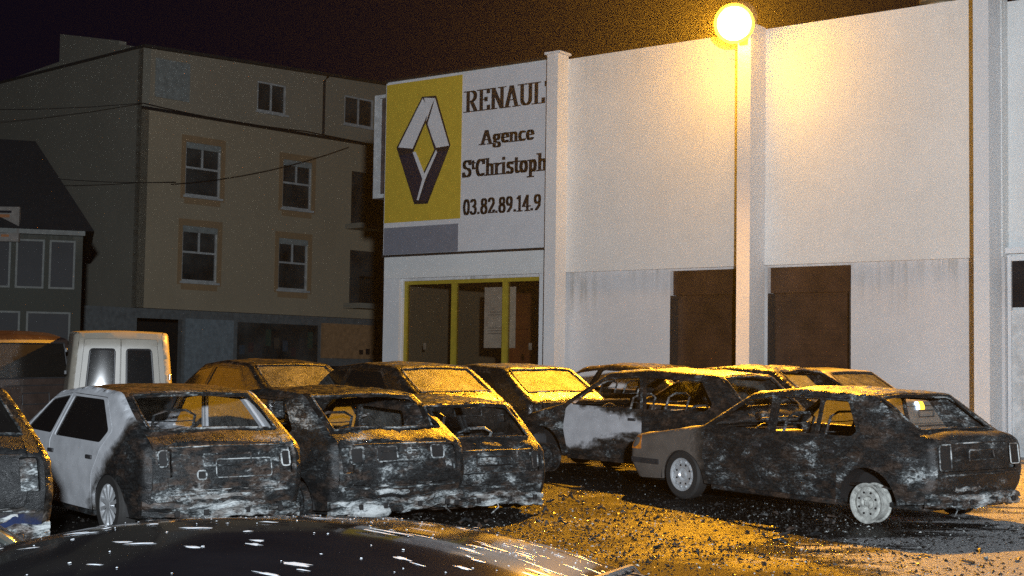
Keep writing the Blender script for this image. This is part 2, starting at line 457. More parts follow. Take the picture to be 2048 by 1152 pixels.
# ------------------------------------------------------------------ ground
def ground_mat():
    m, nt, b = new_mat("wet_gritty_asphalt")
    v = coords(nt)
    g1 = noise(nt, v, 0.5, 7, 0.6); g2 = noise(nt, v, 22.0, 8, 0.8); g3 = noise(nt, v, 60.0, 5, 0.8); s1 = noise(nt, coords(nt, (0.5, 1.6, 1)), 1.1, 9, 0.66, 0.5)
    asp = ramp(nt, g2, [(0.40, (0.003, 0.003, 0.003)), (0.56, (0.010, 0.009, 0.008)), (0.70, (0.06, 0.055, 0.05))])
    sp = nt.nodes.new('ShaderNodeSeparateXYZ'); tc = nt.nodes.new('ShaderNodeTexCoord'); nt.links.new(tc.outputs['Object'], sp.inputs[0])
    X, Y = sp.outputs[0], sp.outputs[1]
    # trodden snow lies to the right of the wrecks and near the road
    e = mth(nt, 'ADD', mth(nt, 'MULTIPLY', X, 0.16), mth(nt, 'MULTIPLY', Y, -0.03))
    e = mth(nt, 'ADD', e, -0.34)
    near = mth(nt, 'MULTIPLY', mth(nt, 'SUBTRACT', 12.9, Y), 0.16)
    near = mth(nt, 'MINIMUM', near, 0.0)
    e = mth(nt, 'MAXIMUM', e, mth(nt, 'ADD', near, mth(nt, 'MULTIPLY', mth(nt, 'SUBTRACT', X, 2.5), 0.14)))
    e = mth(nt, 'MINIMUM', e, 0.13)
    e = mth(nt, 'MAXIMUM', e, -0.30)
    sn = mth(nt, 'ADD', e, mth(nt, 'SUBTRACT', mth(nt, 'ADD', mth(nt, 'MULTIPLY', s1, 0.8), mth(nt, 'MULTIPLY', g2, 0.2)), 0.5))
    snow = ramp(nt, sn, [(0.0, 0.0), (0.05, 1.0)])
    scol = ramp(nt, g2, [(0.3, (0.20, 0.19, 0.18)), (0.6, (0.72, 0.72, 0.72))])
    nt.links.new(mix(nt, mth(nt, 'MULTIPLY', snow, 0.9), asp, scol), b.inputs['Base Color'])
    wet = ramp(nt, g1, [(0.42, 0.22), (0.58, 0.75)])
    nt.links.new(mix(nt, snow, wet, (0.5, 0.5, 0.5)), b.inputs['Roughness'])
    b.inputs['Specular IOR Level'].default_value = 0.12
    h = mth(nt, 'ADD', mth(nt, 'MULTIPLY', g2, 1.0), mth(nt, 'ADD', mth(nt, 'MULTIPLY', g3, 0.35), mth(nt, 'MULTIPLY', snow, 0.6)))
    bump(nt, b, h, 1.0, 0.05)
    return m
def make_ground():
    xs = np.unique(np.concatenate([np.linspace(-600, -20, 8), np.linspace(-20, 20, 161), np.linspace(20, 600, 8)]))
    ys = np.unique(np.concatenate([np.linspace(-300, -8, 5), np.linspace(-8, 40, 193), np.array([50., 60.]), np.linspace(100, 900, 6)]))
    V = []; r = random.Random(3)
    for y in ys:
        for x in xs:
            near = 1.0 if (abs(x) < 19 and 0 < y < 39) else 0.0
            z = G(x, y) + near * (0.012 * math.sin(1.7 * x + 0.8 * y) * math.sin(1.1 * y - x * .6) + r.uniform(-.006, .006)) - 0.004
            V.append((x, y, z))
    n = len(xs); F = [(j * n + i, j * n + i + 1, (j + 1) * n + i + 1, (j + 1) * n + i) for j in range(len(ys) - 1) for i in range(n - 1)]
    me = bpy.data.meshes.new("ground"); me.from_pydata(V, [], F); me.update(); me.shade_smooth()
    o = link("ground", me, None, ground_mat()); tag(o, kind='structure', label='wet gritty car park surface with trodden snow')
    return o
make_ground()

def debris():
    r = random.Random(11)
    for nm, lab, mt, cnt, smin, smax, flat in (
        ("glass_shards", "shattered glass crumbs scattered over the wet car park", simple("glass_crumb", (0.5, 0.52, 0.5), 0.12, 0.0, coat=1.0), 2500, 0.004, 0.014, 0.5),
        ("gravel", "loose wet gravel spread thinly over the whole car park", simple("gravel_stone", (0.022, 0.02, 0.018), 0.4, var=.7, vs=40), 13000, 0.006, 0.02, 0.8),
        ("charred_debris", "charred flakes and grit strewn between the burnt cars", burnt("charred_debris", 5, 0.5, 0.6), 2200, 0.004, 0.015, 0.35)):
        mb = MB()
        for i in range(cnt):
            x = r.uniform(-4.5, 8.5); y = r.uniform(9.0, 21.0)
            if r.random() < .5: x = r.gauss(1.6, 2.0); y = r.gauss(13.6, 1.8)
            s = r.uniform(smin, smax) * (1 if r.random() < .9 else 1.8); a = r.uniform(0, 6.28); z = G(x, y) + s * .12
            c, q = math.cos(a), math.sin(a); tl = r.uniform(-.4, .4)
            P = []
            for k, (dx, dy) in enumerate(((-1, -.7), (1, -.5), (.7, .8), (-.8, .6))):
                dx *= s * r.uniform(.5, 1); dy *= s * r.uniform(.4, 1)
                P.append((x + dx * c - dy * q, y + dx * q + dy * c, z + dx * tl))
            top = (x, y, z + s * flat * r.uniform(.4, 1.2))
            mb.add(P + [top], [(3, 2, 1, 0), (0, 1, 4), (1, 2, 4), (2, 3, 4), (3, 0, 4)])
        tag(mb.build(nm, mt, None, smooth=False), lab, 'debris', kind='stuff')
debris()
def junk():
    r = random.Random(23); mt = burnt("junk_ash", 27, .55, .9)
    spots = [(.6, 14.2), (1.0, 15.4), (-.2, 13.6), (2.4, 13.8), (5.4, 13.4), (1.9, 12.9), (-1.0, 12.9), (4.7, 12.6), (.3, 16.4), (2.9, 15.2), (6.4, 15.0), (3.9, 12.2)]
    labs = 0
    mb = MB()
    for (x, y) in spots:
        for k in range(6):
            px, py = x + r.gauss(0, .35), y + r.gauss(0, .3); a = r.uniform(0, 3.14); l = r.uniform(.015, .07); z = G(px, py) + .008
            d = (math.cos(a) * l, math.sin(a) * l)
            mb.tube([(px - d[0], py - d[1], z), (px, py, z + r.uniform(.0, .05)), (px + d[0], py + d[1], z + r.uniform(-.005, .03))], [r.uniform(.004, .02) for _ in range(3)], 5)
    tag(mb.build("scorched_scrap", mt, None, ang=20), "bent scraps of burnt metal and trim lying around the wrecks", 'debris', kind='stuff')
junk()
def hull_shift(c, ax, ay, jx, th, r, rot=0):
    n = 14; P = []
    for k in range(n):
        t = 2 * math.pi * k / n; q = r.uniform(.7, 1.15)
        a, b2 = ax * math.cos(t) * q, ay * math.sin(t) * q
        P.append((c[0] + a * math.cos(rot) - b2 * math.sin(rot), c[1] + a * math.sin(rot) + b2 * math.cos(rot)))
    return P

# ------------------------------------------------------------------ garage
M_YEL = simple("sign_yellow", (0.56, 0.40, 0.045), 0.5, var=0.07)
M_SWHITE = simple("sign_white", (0.66, 0.66, 0.68), 0.5, var=0.05, vs=3)
M_SGREY = simple("sign_grey", (0.20, 0.215, 0.26), 0.5, var=0.08)
M_INK = simple("sign_ink", (0.008, 0.007, 0.012), 0.9, var=0.1)
M_INK2 = simple("emblem_shade", (0.022, 0.022, 0.04), 0.5, var=0.1)
M_YFRAME = simple("yellow_window_frame", (0.36, 0.27, 0.03), 0.45, var=0.12)
M_BROWN = simple("brown_shutter", (0.055, 0.026, 0.014), 0.45, var=0.5, vs=2)
M_INNER = simple("brown_shop_interior", (0.30, 0.11, 0.04), 0.8, var=0.4, vs=1.2)
M_ROOF = simple("roof_felt", (0.03, 0.03, 0.03), 0.9)
M_GLASS = glassy("shop_glass", 0.06, alpha=0.10)

def make_garage():
    g = empty("garage_building", gp(7, 0, 0.0))
    tag(g, "long white rendered car garage with pilasters and a shop window", "garage")
    off = g.location.copy()
    def fr(u, o, z): return gp(u, o, z) - off
    zt = lambda u: 7.93 + (u / 14) * 0.10
    holes = [rect(0.48, 0.55, 4.3, 3.5), rect(7.4, 0.2, 9.22, 3.52), rect(9.50, 0.2, 11.15, 3.52)]
    flat_wall("lower_wall", rect(0, -0.1, 13.9, 3.56), holes, lambda u, o, z: fr(u, o - 0.10, z), 0.25, M_LOWWALL, g)
    mb = MB(); fbox(mb, fr, 0, 4.72, -.30, 0.0, 3.5605, 8.02)
    P = [fr(u, o, z) for o in (-.3, 0) for u, z in ((4.72, 3.5605), (13.9, 3.5605), (13.9, zt(14)), (4.72, zt(4.72)))]
    mb.add(P, [(3, 2, 1, 0), (4, 5, 6, 7), (0, 1, 5, 4), (2, 3, 7, 6), (1, 2, 6, 5), (0, 4, 7, 3)])
    mb.build("upper_wall", M_WALL, g, smooth=False)
    # fascia over the shop window flush with the upper wall
    for a, b2 in ((0.0, .46), (4.32, 4.72)):
        mb = MB(); fbox(mb, fr, a, b2, -0.098, -0.003, -0.1, 3.558); mb.build("shop_front_surround", M_PIL, g, smooth=False)
    # plaster reveals, side and back walls, roof
    mb = MB(); fbox(mb, fr, 0.0, 0.25, -22.0, -0.36, -0.1, 7.6); mb.build("side_wall", M_GREY, g, smooth=False)
    mb = MB(); fbox(mb, fr, 0.0, 16, -22.25, -22.0, -0.1, 7.6); mb.build("back_wall", M_GREY, g, smooth=False)
    mb = MB(); fbox(mb, fr, 0.25, 16.2, -22.0, -0.31, 7.3, 7.5); mb.build("roof", M_ROOF, g, smooth=False)
    mb = MB(); fbox(mb, fr, -0.03, 4.70, -.33, 0.055, 8.02, 8.07); mb.build("coping", M_BLACKMETAL, g, smooth=False)
    # pilasters
    for (a, b2, p, top) in ((4.72, 4.99, 0.38, 8.02), (9.22, 9.49, 0.60, 8.02), (13.62, 13.88, 0.60, 8.12)):
        mb = MB(); fbox(mb, fr, a, b2, 0.0 if top > 0 else 0, p, 0.0, top)
        if a != 9.22: fbox(mb, fr, a - .05, b2 + .07, 0.003, p + .03, top, top + .05)
        mb.build("pilaster", M_PIL, g, smooth=False)
    # roller doors, deep in their openings
    for (a, b2) in ((7.4, 9.22), (9.50, 11.15)):
        mb = MB(); fbox(mb, fr, a, b2, -0.42, -0.36, 0.15, 3.2)
        for k in range(30): fbox(mb, fr, a + .03, b2 - .03, -0.359, -0.345, 0.2 + k * .1, 0.27 + k * .1)
        d = mb.build("roller_door", M_BROWN, g, smooth=False)
        mb = MB(); fbox(mb, fr, a, b2, -0.44, -0.22, 3.05, 3.519); mb.build("shutter_box", M_BROWN, d, smooth=False)
        mb = MB(); fbox(mb, fr, a, a + .04, -0.34, -0.105, 0.15, 3.04); fbox(mb, fr, b2 - .04, b2, -0.34, -0.105, 0.15, 3.04); mb.build("guide_rail", M_BLACKMETAL, d, smooth=False)
    # shop window
    mb = MB()
    for (a, b2) in ((0.48, 0.56), (1.84, 1.97), (3.24, 3.37), (4.22, 4.30)): fbox(mb, fr, a, b2, -0.26, -0.16, 0.63, 3.42)
    fbox(mb, fr, 0.48, 4.30, -0.265, -0.155, 3.42, 3.50); fbox(mb, fr, 0.48, 4.30, -0.265, -0.155, 0.55, 0.63)
    w = mb.build("shop_window", M_YFRAME, g, smooth=False)
    for (a, b2) in ((0.56, 1.84), (1.97, 3.24), (3.37, 4.22)):
        mb = MB(); fbox(mb, fr, a, b2, -0.215, -0.205, 0.63, 3.42); mb.build("pane", M_GLASS, w, smooth=False)
    for u, z in ((1.05, 2.05), (3.95, 2.05)):
        mb = MB(); fbox(mb, fr, u - .04, u + .04, -0.224, -0.219, z - .07, z + .07); mb.build("sticker", M_FRAME_W, w, smooth=False)
    # room behind it
    mb = MB(); fbox(mb, fr, 0.26, 5.6, -4.1, -4.0, 0.1, 3.5); fbox(mb, fr, 5.6, 5.7, -4.0, -0.37, 0.1, 3.5); fbox(mb, fr, 0.26, 5.6, -4.0, -0.37, 0.1, 0.2); fbox(mb, fr, 0.26, 5.6, -4.0, -0.37, 3.52, 3.55)
    fbox(mb, fr, 0.27, 5.55, -3.99, -3.8, 2.55, 2.66); fbox(mb, fr, 0.27, 5.55, -3.99, -3.75, 1.45, 1.5)
    for k in range(6): fbox(mb, fr, 0.6 + k * .85, 0.66 + k * .85, -3.98, -3.85, 0.2, 2.55)
    mb.build("showroom", M_INNER, g, smooth=False)
    # recessed annex to the right
    mb = MB(); fbox(mb, fr, 13.9, 24, -0.55, -0.302, -0.1, 7.95)
    mb.build("annex_wall", M_WALL, g, smooth=False)
    mb = MB(); fbox(mb, fr, 13.903, 24, -0.30, -0.12, 3.62, 3.72); mb.build("annex_ledge", M_PIL, g, smooth=False)
    mb = MB(); fbox(mb, fr, 13.91, 13.97, -0.298, -0.2, 0.1, 3.60); fbox(mb, fr, 15.3, 15.38, -0.298, -0.2, 0.1, 3.60); fbox(mb, fr, 13.97, 15.3, -0.298, -0.2, 3.50, 3.58)
    fr2 = mb.build("side_door", M_PIL, g, smooth=False)
    mb = MB(); fbox(mb, fr, 13.97, 15.3, -0.298, -0.25, 0.15, 2.68); mb.build("door_leaf", M_FRAME_W, fr2, smooth=False)
    mb = MB(); fbox(mb, fr, 13.97, 15.3, -0.298, -0.26, 2.72, 3.5); mb.build("transom_pane", M_PANE_DARK, fr2, smooth=False)
    # plinth only where there is wall
    mb = MB(); fbox(mb, fr, 5.0, 7.38, -0.098, -0.05, 0.0, 0.45); fbox(mb, fr, 11.17, 13.6, -0.098, -0.05, 0.0, 0.45); mb.build("plinth", M_GREY, g, smooth=False)
    return g
make_garage()

def poster():
    mb = MB(); fbox(mb, lambda u, o, z: gp(u, o, z), 2.66, 3.5, -0.30, -0.29, 2.02, 3.32)
    o = mb.build("poster", simple("poster_paper", (0.78, 0.82, 0.86), 0.6, var=0.12, vs=3), None, smooth=False)
    tag(o, "large pale blue sheet hung behind the shop window glass", "poster")
    mb = MB()
    for z in (2.32, 2.38, 2.44, 2.72, 2.78): fbox(mb, lambda u, o, z: gp(u, o, z), 2.76, 3.3, -0.289, -0.287, z, z + .012)
    mb.build("ruled_line", M_SGREY, o, smooth=False)
poster()

# --- painted sign board -----------------------------------------------------------------
def arc(cx, cy, rx, ry, a0, a1, n=10):
    return [(cx + rx * math.cos(math.radians(a0 + (a1 - a0) * i / n)), cy + ry * math.sin(math.radians(a0 + (a1 - a0) * i / n))) for i in range(n + 1)]
def sf(x, y, w=.3): return [(x - w / 2, y), (x + w / 2, y)]
GL = {  # strokes for a broad-nib slab letter, cap height 1; value = (advance, strokes)
 'R': (.84, [[(.2, .03), (.2, .97)], [(.2, .97)] + arc(.42, .74, .24, .23, 90, -90) + [(.2, .51)], [(.42, .5), (.7, .03)], sf(.2, .03, .36), sf(.12, .97, .2), sf(.74, .03, .24)]),
 'E': (.76, [[(.2, .03), (.2, .97)], [(.2, .97), (.64, .97), (.64, .8)], [(.2, .03), (.66, .03), (.66, .22)], [(.2, .52), (.5, .52), (.5, .6), (.5, .44)], sf(.12, .03, .2), sf(.12, .97, .2)]),
 'N': (.90, [[(.2, .03), (.2, .97)], [(.2, .97), (.72, .03)], [(.74, .03), (.74, .97)], sf(.2, .03, .3), sf(.14, .97, .22), sf(.74, .97, .3)]),
 'A': (.88, [[(.14, .03), (.42, .97)], [(.46, .97), (.74, .03)], [(.25, .34), (.62, .34)], sf(.14, .03, .28), sf(.74, .03, .3)]),
 'U': (.86, [[(.2, .97), (.2, .3)] + arc(.45, .3, .25, .27, 180, 360) + [(.7, .97)], sf(.2, .97, .34), sf(.7, .97, .3)]),
 'L': (.72, [[(.2, .97), (.2, .03)], [(.2, .03), (.62, .03), (.62, .24)], sf(.2, .97, .34), sf(.12, .03, .2)]),
 'T': (.80, [[(.4, .03), (.4, .97)], [(.08, .78), (.08, .97), (.72, .97), (.72, .78)], sf(.4, .03, .34)]),
 'S': (.68, [arc(.36, .74, .22, .23, 20, 250, 12) + arc(.34, .27, .24, .24, 70, -160, 12), [(.57, .97), (.57, .74)], [(.12, .03), (.12, .26)]]),
 'C': (.76, [arc(.44, .5, .27, .47, 50, 310, 16), [(.64, .97), (.64, .72)]]),
 'g': (.60, [arc(.28, .45, .17, .2, 0, 360, 14), [(.42, .62), (.58, .64)], [(.2, .27), (.14, .14), (.3, .1), (.46, .06)] + arc(.3, -.1, .2, .14, 40, -220, 10)]),
 'e': (.56, [[(.12, .36), (.46, .38)] + arc(.29, .35, .19, .32, 8, 320, 14)]),
 'n': (.64, [[(.16, .03), (.16, .66)], [(.16, .5)] + arc(.33, .48, .16, .18, 150, 0, 6) + [(.49, .03)], sf(.16, .03, .24), sf(.1, .65, .14), sf(.49, .03, .24)]),
 'c': (.54, [arc(.3, .34, .19, .32, 50, 315, 14)]),
 't': (.42, [[(.2, .86), (.2, .16), (.28, .03), (.4, .1)], [(.06, .66), (.38, .66)]]),
 'h': (.64, [[(.16, .03), (.16, .98)], [(.16, .5)] + arc(.33, .48, .16, .18, 150, 0, 6) + [(.49, .03)], sf(.16, .03, .24), sf(.1, .97, .14), sf(.49, .03, .24)]),
 'r': (.50, [[(.16, .03), (.16, .66)], [(.16, .5), (.28, .64), (.42, .62)], sf(.16, .03, .26), sf(.1, .65, .14)]),
 'i': (.34, [[(.16, .03), (.16, .66)], [(.16, .86), (.16, .96)], sf(.16, .03, .26), sf(.1, .65, .14)]),
 's': (.50, [arc(.27, .5, .15, .16, 20, 250, 8) + arc(.26, .18, .17, .16, 70, -160, 8)]),
 'o': (.60, [arc(.29, .34, .19, .32, 0, 360, 18)]),
 'p': (.62, [[(.16, -.28), (.16, .66)], arc(.31, .34, .17, .32, 150, -150, 12), sf(.16, -.28, .28), sf(.1, .65, .14)]),
 '0': (.62, [arc(.31, .5, .2, .47, 0, 360, 20)]),
 '1': (.46, [[(.24, .03), (.24, .97)], [(.24, .95), (.08, .8)], sf(.24, .03, .3)]),
 '2': (.62, [arc(.31, .72, .2, .25, 170, -30, 10) + [(.12, .06), (.5, .06), (.54, .2)]]),
 '3': (.60, [arc(.28, .74, .18, .22, 160, -90, 10), arc(.28, .28, .21, .25, 90, -160, 10)]),
 '4': (.64, [[(.42, .03), (.42, .97), (.08, .3), (.6, .3)], sf(.42, .03, .26)]),
 '8': (.62, [arc(.31, .74, .17, .22, 0, 360, 14), arc(.31, .27, .21, .25, 0, 360, 16)]),
 '9': (.62, [arc(.3, .7, .19, .26, 0, 360, 16), [(.49, .7), (.44, .3), (.2, .04)]]),
 '.': (.30, [[(.14, .05), (.14, .12)]]), ' ': (.3, []),
}
def lettering(text, u0, u1, z0, h, frame, off, parent, name="lettering", nib=.22, thin=.05, mat=None, sup=()):
    adv = 0; lay = []
    for i, ch in enumerate(text):
        sc = .55 if i in sup else 1.0
        lay.append((adv, sc)); adv += GL[ch][0] * sc
    su = (u1 - u0) / adv; mb = MB(); lift = 0
    for i, ch in enumerate(text):
        a0, sc = lay[i]; dy = .45 if i in sup else 0
        for st in GL[ch][1]:
            lift += 1
            o1 = off + .002 + .0003 * (lift % 7)
            for (p, q) in zip(st[:-1], st[1:]):
                if p == q: continue
                w, t = nib / 2, thin / 2
                pts = []
                for (x, y) in (p, q):
                    for sx, sy in ((-w, -t), (w, -t), (w, t), (-w, t)): pts.append((x * sc + sx * (.8 if sc < 1 else 1), y * sc + dy + sy))
                pts = sorted(set(pts)); lo = []; up = []
                for P in pts:
                    while len(lo) > 1 and (lo[-1][0] - lo[-2][0]) * (P[1] - lo[-2][1]) - (lo[-1][1] - lo[-2][1]) * (P[0] - lo[-2][0]) <= 0: lo.pop()
                    lo.append(P)
                for P in reversed(pts):
                    while len(up) > 1 and (up[-1][0] - up[-2][0]) * (P[1] - up[-2][1]) - (up[-1][1] - up[-2][1]) * (P[0] - up[-2][0]) <= 0: up.pop()
                    up.append(P)
                hull = lo[:-1] + up[:-1]
                hull = [(u0 + (a0 + x) * su, z0 + y * h) for x, y in hull]
                n = len(hull)
                vs = [frame(u, off, z) for u, z in hull] + [frame(u, o1, z) for u, z in hull]
                mb.add(vs, [tuple(range(n, 2 * n))] + [(k, (k + 1) % n, n + (k + 1) % n, n + k) for k in range(n)])
    return mb.build(name, mat or M_INK, parent, smooth=False)

def make_sign():
    s = empty("shop_sign", gp(2.35, 0.01, 4.07))
    tag(s, "wide painted garage sign with yellow field, diamond emblem and dark lettering", "shop sign")
    off = s.location.copy()
    def fr(u, o, z): return gp(u, o, z) - off
    mb = MB(); fbox(mb, fr, 0.0, 4.72, 0.002, 0.045, 4.09, 7.98); mb.build("board", M_SWHITE, s, smooth=False)
    mb = MB(); fbox(mb, fr, -0.02, 4.72, 0.002, 0.075, 4.04, 4.088); mb.build("bottom_rail", M_BLACKMETAL, s, smooth=False)
    mb = MB(); fbox(mb, fr, 0.02, 2.22, 0.0455, 0.052, 4.81, 7.95); mb.build("yellow_field", M_YEL, s, smooth=False)
    mb = MB(); fbox(mb, fr, 0.02, 2.17, 0.0455, 0.052, 4.095, 4.70); mb.build("grey_stripe", M_SGREY, s, smooth=False)
    # emblem: folded diamond, four bevelled bars
    T1, T2 = (1.10, 7.54), (1.46, 7.51); Rr, R2 = (1.88, 6.42), (1.83, 6.30); B1, B2 = (1.27, 5.23), (0.93, 5.24); Lf, L2 = (0.41, 6.50), (0.44, 6.30)
    iT, iR, iB, iL = (1.19, 6.98), (1.47, 6.38), (1.13, 5.83), (0.86, 6.37)
    def poly(name, P, mat, o0, o1):
        mb = MB(); vs = [fr(u, o0, z) for u, z in P] + [fr(u, o1, z) for u, z in P]; n = len(P)
        mb.add(vs, [tuple(range(n)), tuple(range(n, 2 * n))] + [(k, (k + 1) % n, n + (k + 1) % n, n + k) for k in range(n)])
        return mb.build(name, mat, s, smooth=False)
    out = [(1.08, 7.58), (1.49, 7.56), (1.92, 6.43), (1.30, 5.18), (0.91, 5.19), (0.35, 6.50)]
    mb = MB()
    ring_o = out; vv, ff = cdt([ring_o, [iT, iR, iB, iL]], [], 9)
    c = vv[ff].mean(1); k = pip(c, ring_o) & ~pip(c, [iT, iR, iB, iL]); ff = ff[k]
    mb.add([fr(a, .058, b2) for a, b2 in vv], [tuple(t) for t in ff.tolist()])
    mb.build("emblem_outline", M_INK, s, smooth=False)
    W_, D_ = M_SWHITE, M_INK2
    poly("emblem_bar", [T1, (1.30, 7.26), (0.83, 6.44), Lf], W_, .059, .064)
    poly("emblem_bar", [(1.14, 7.55), T2, (1.36, 7.35), (1.22, 7.02), (1.26, 7.24)], W_, .059, .0645)
    poly("emblem_bar", [T2, Rr, (1.50, 6.40), (1.26, 6.96), (1.38, 7.28)], W_, .059, .065)
    poly("emblem_bar_shade", [(1.20, 7.00), (1.25, 6.93), (1.53, 6.38), (1.47, 6.37)], D_, .0655, .068)
    poly("emblem_bar", [L2, (0.83, 6.36), (1.20, 5.75), (1.12, 5.72), (1.0, 5.29), (0.93, 5.26)], D_, .059, .064)
    poly("emblem_bar", [(1.85, 6.30), (1.50, 6.32), (1.08, 5.28), B1], D_, .059, .0645)
    poly("emblem_edge", [(0.84, 6.36), (0.93, 6.36), (1.20, 5.85), (1.52, 6.36), (1.44, 6.37), (1.16, 5.95), (1.16, 5.78), (1.0, 5.27), (1.05, 5.27), (1.25, 5.75), (1.5, 6.3), (1.15, 5.88)][:4] + [(1.55, 6.30), (1.22, 5.72), (1.04, 5.27), (0.99, 5.28), (1.14, 5.74)], W_, .0655, .069)
    poly("emblem_outline_inner", [(0.40, 6.43), (0.40, 6.39), (0.86, 6.34), (0.86, 6.38)], M_INK, .0655, .0662)
    lettering("RENAULT", 2.30, 4.78, 7.10, .47, fr, .046, s)
    lettering("Agence", 2.74, 4.17, 6.36, .31, fr, .046, s, nib=.22, thin=.08)
    lettering("St Christophe".replace(' ', ''), 2.25, 4.72, 5.69, .37, fr, .046, s, nib=.22, thin=.08, sup=(1,))
    lettering("03.82.89.14.9", 2.29, 4.38, 4.87, .34, fr, .046, s, nib=.21, thin=.08)
make_sign()

def projecting_sign():
    s = empty("projecting_sign", gp(-0.02, -0.4, 5.5)); off = s.location.copy()
    tag(s, "unlit white framed box sign jutting from the garage's left corner", "hanging sign")
    def fr(u, o, z): return gp(u, o, z) - off
    mb = MB(); fbox(mb, fr, -0.62, -0.06, -0.56, -0.50, 5.56, 7.78); mb.build("sign_panel", simple("sign_dark_panel", (0.06, 0.045, 0.045), 0.3, var=.7, vs=3), s, smooth=False)
    mb = MB(); fbox(mb, fr, -0.74, -0.62, -0.68, -0.38, 5.46, 7.86); fbox(mb, fr, -0.62, -0.02, -0.68, -0.38, 5.46, 5.555); fbox(mb, fr, -0.62, -0.02, -0.68, -0.38, 7.785, 7.86); mb.build("sign_frame", M_FRAME_W, s, smooth=False)
    mb = MB(); fbox(mb, fr, -0.40, -0.30, -0.499, -0.47, 5.6, 7.7); mb.build("sign_rib", M_BLACKMETAL, s, smooth=False)
projecting_sign()

def wall_lamp():
    l = empty("wall_lamp", gp(9.26, 0.6, 7.9)); off = l.location.copy()
    tag(l, "lit orange sodium lamp on a short arm at the top of the middle pilaster", "street lamp")
    def lp(p): return Vector(p) - off
    mb = MB(); mb.tube([lp(gp(9.34, .60, 7.75)), lp(gp(9.33, .70, 8.1)), lp(gp(9.35, .85, 8.30)), lp(gp(9.36, 1.0, 8.30))], .035, 10)
    fbox(mb, lambda u, o, z: gp(u, o, z) - off, 9.27, 9.43, .601, .63, 7.6, 7.95)
    mb.build("bracket", M_BLACKMETAL, l)
    rot = aim.to_track_quat('-Z', 'Y').to_matrix()
    c = LAMP_P - off
    mb = MB(); prof = []
    for k in range(13):
        t = math.pi * k / 12; prof.append((max(.001, .31 * math.sin(t)), -.31 * math.cos(t)))
    mb.lathe(prof, 'z', n=28); mb.v = [tuple(rot @ Vector(p) + c) for p in mb.v]
    mb.build("lamp_burner", emit("sodium_glow", (1.0, 0.55, 0.06), 190.0), l)
    m, nt, b_ = new_mat("amber_bowl")
    b_.inputs['Base Color'].default_value = (.8, .5, .1, 1); b_.inputs['Emission Color'].default_value = (1, .50, .03, 1); b_.inputs['Emission Strength'].default_value = 5.0
    tr = nt.nodes.new('ShaderNodeBsdfTransparent'); tr.inputs[0].default_value = (1, .85, .5, 1); mx = nt.nodes.new('ShaderNodeMixShader'); mx.inputs[0].default_value = .35
    nt.links.new(tr.outputs[0], mx.inputs[1]); nt.links.new(b_.outputs[0], mx.inputs[2]); nt.links.new(mx.outputs[0], nt.nodes['Material Output'].inputs[0])
    mb = MB(); mb.lathe([(max(.001, .37 * math.sin(math.pi * k / 14)), -.37 * math.cos(math.pi * k / 14)) for k in range(15)], 'z', n=28); mb.v = [tuple(rot @ Vector(p) + c) for p in mb.v]
    mb.build("lamp_bowl", m, l)
    mb = MB(); mb.lathe([(.001, .52), (.2, .50), (.29, .40), (.345, .14), (.325, .12), (.28, .36), (.19, .46), (.001, .47)], 'z', n=28); mb.v = [tuple(rot @ Vector(p) + c) for p in mb.v]
    mb.build("lamp_hood", simple("lamp_hood_metal", (0.35, 0.35, 0.35), 0.4, .5), l)
wall_lamp()

def roof_vent():
    mb = MB(); c = gp(12.2, -1.8, 7.5)
    mb.lathe([(.55, 0), (.55, .15), (.3, .55), (.3, .95), (.42, .98), (.42, 1.05), (.12, 1.2), (.001, 1.22)], 'z', c=tuple(c), n=20)
    tag(mb.build("roof_vent", simple("vent_metal", (0.3, 0.27, 0.2), 0.5, .3), None), "round pale ventilation cowl on the garage's flat roof", "roof vent")
roof_vent()

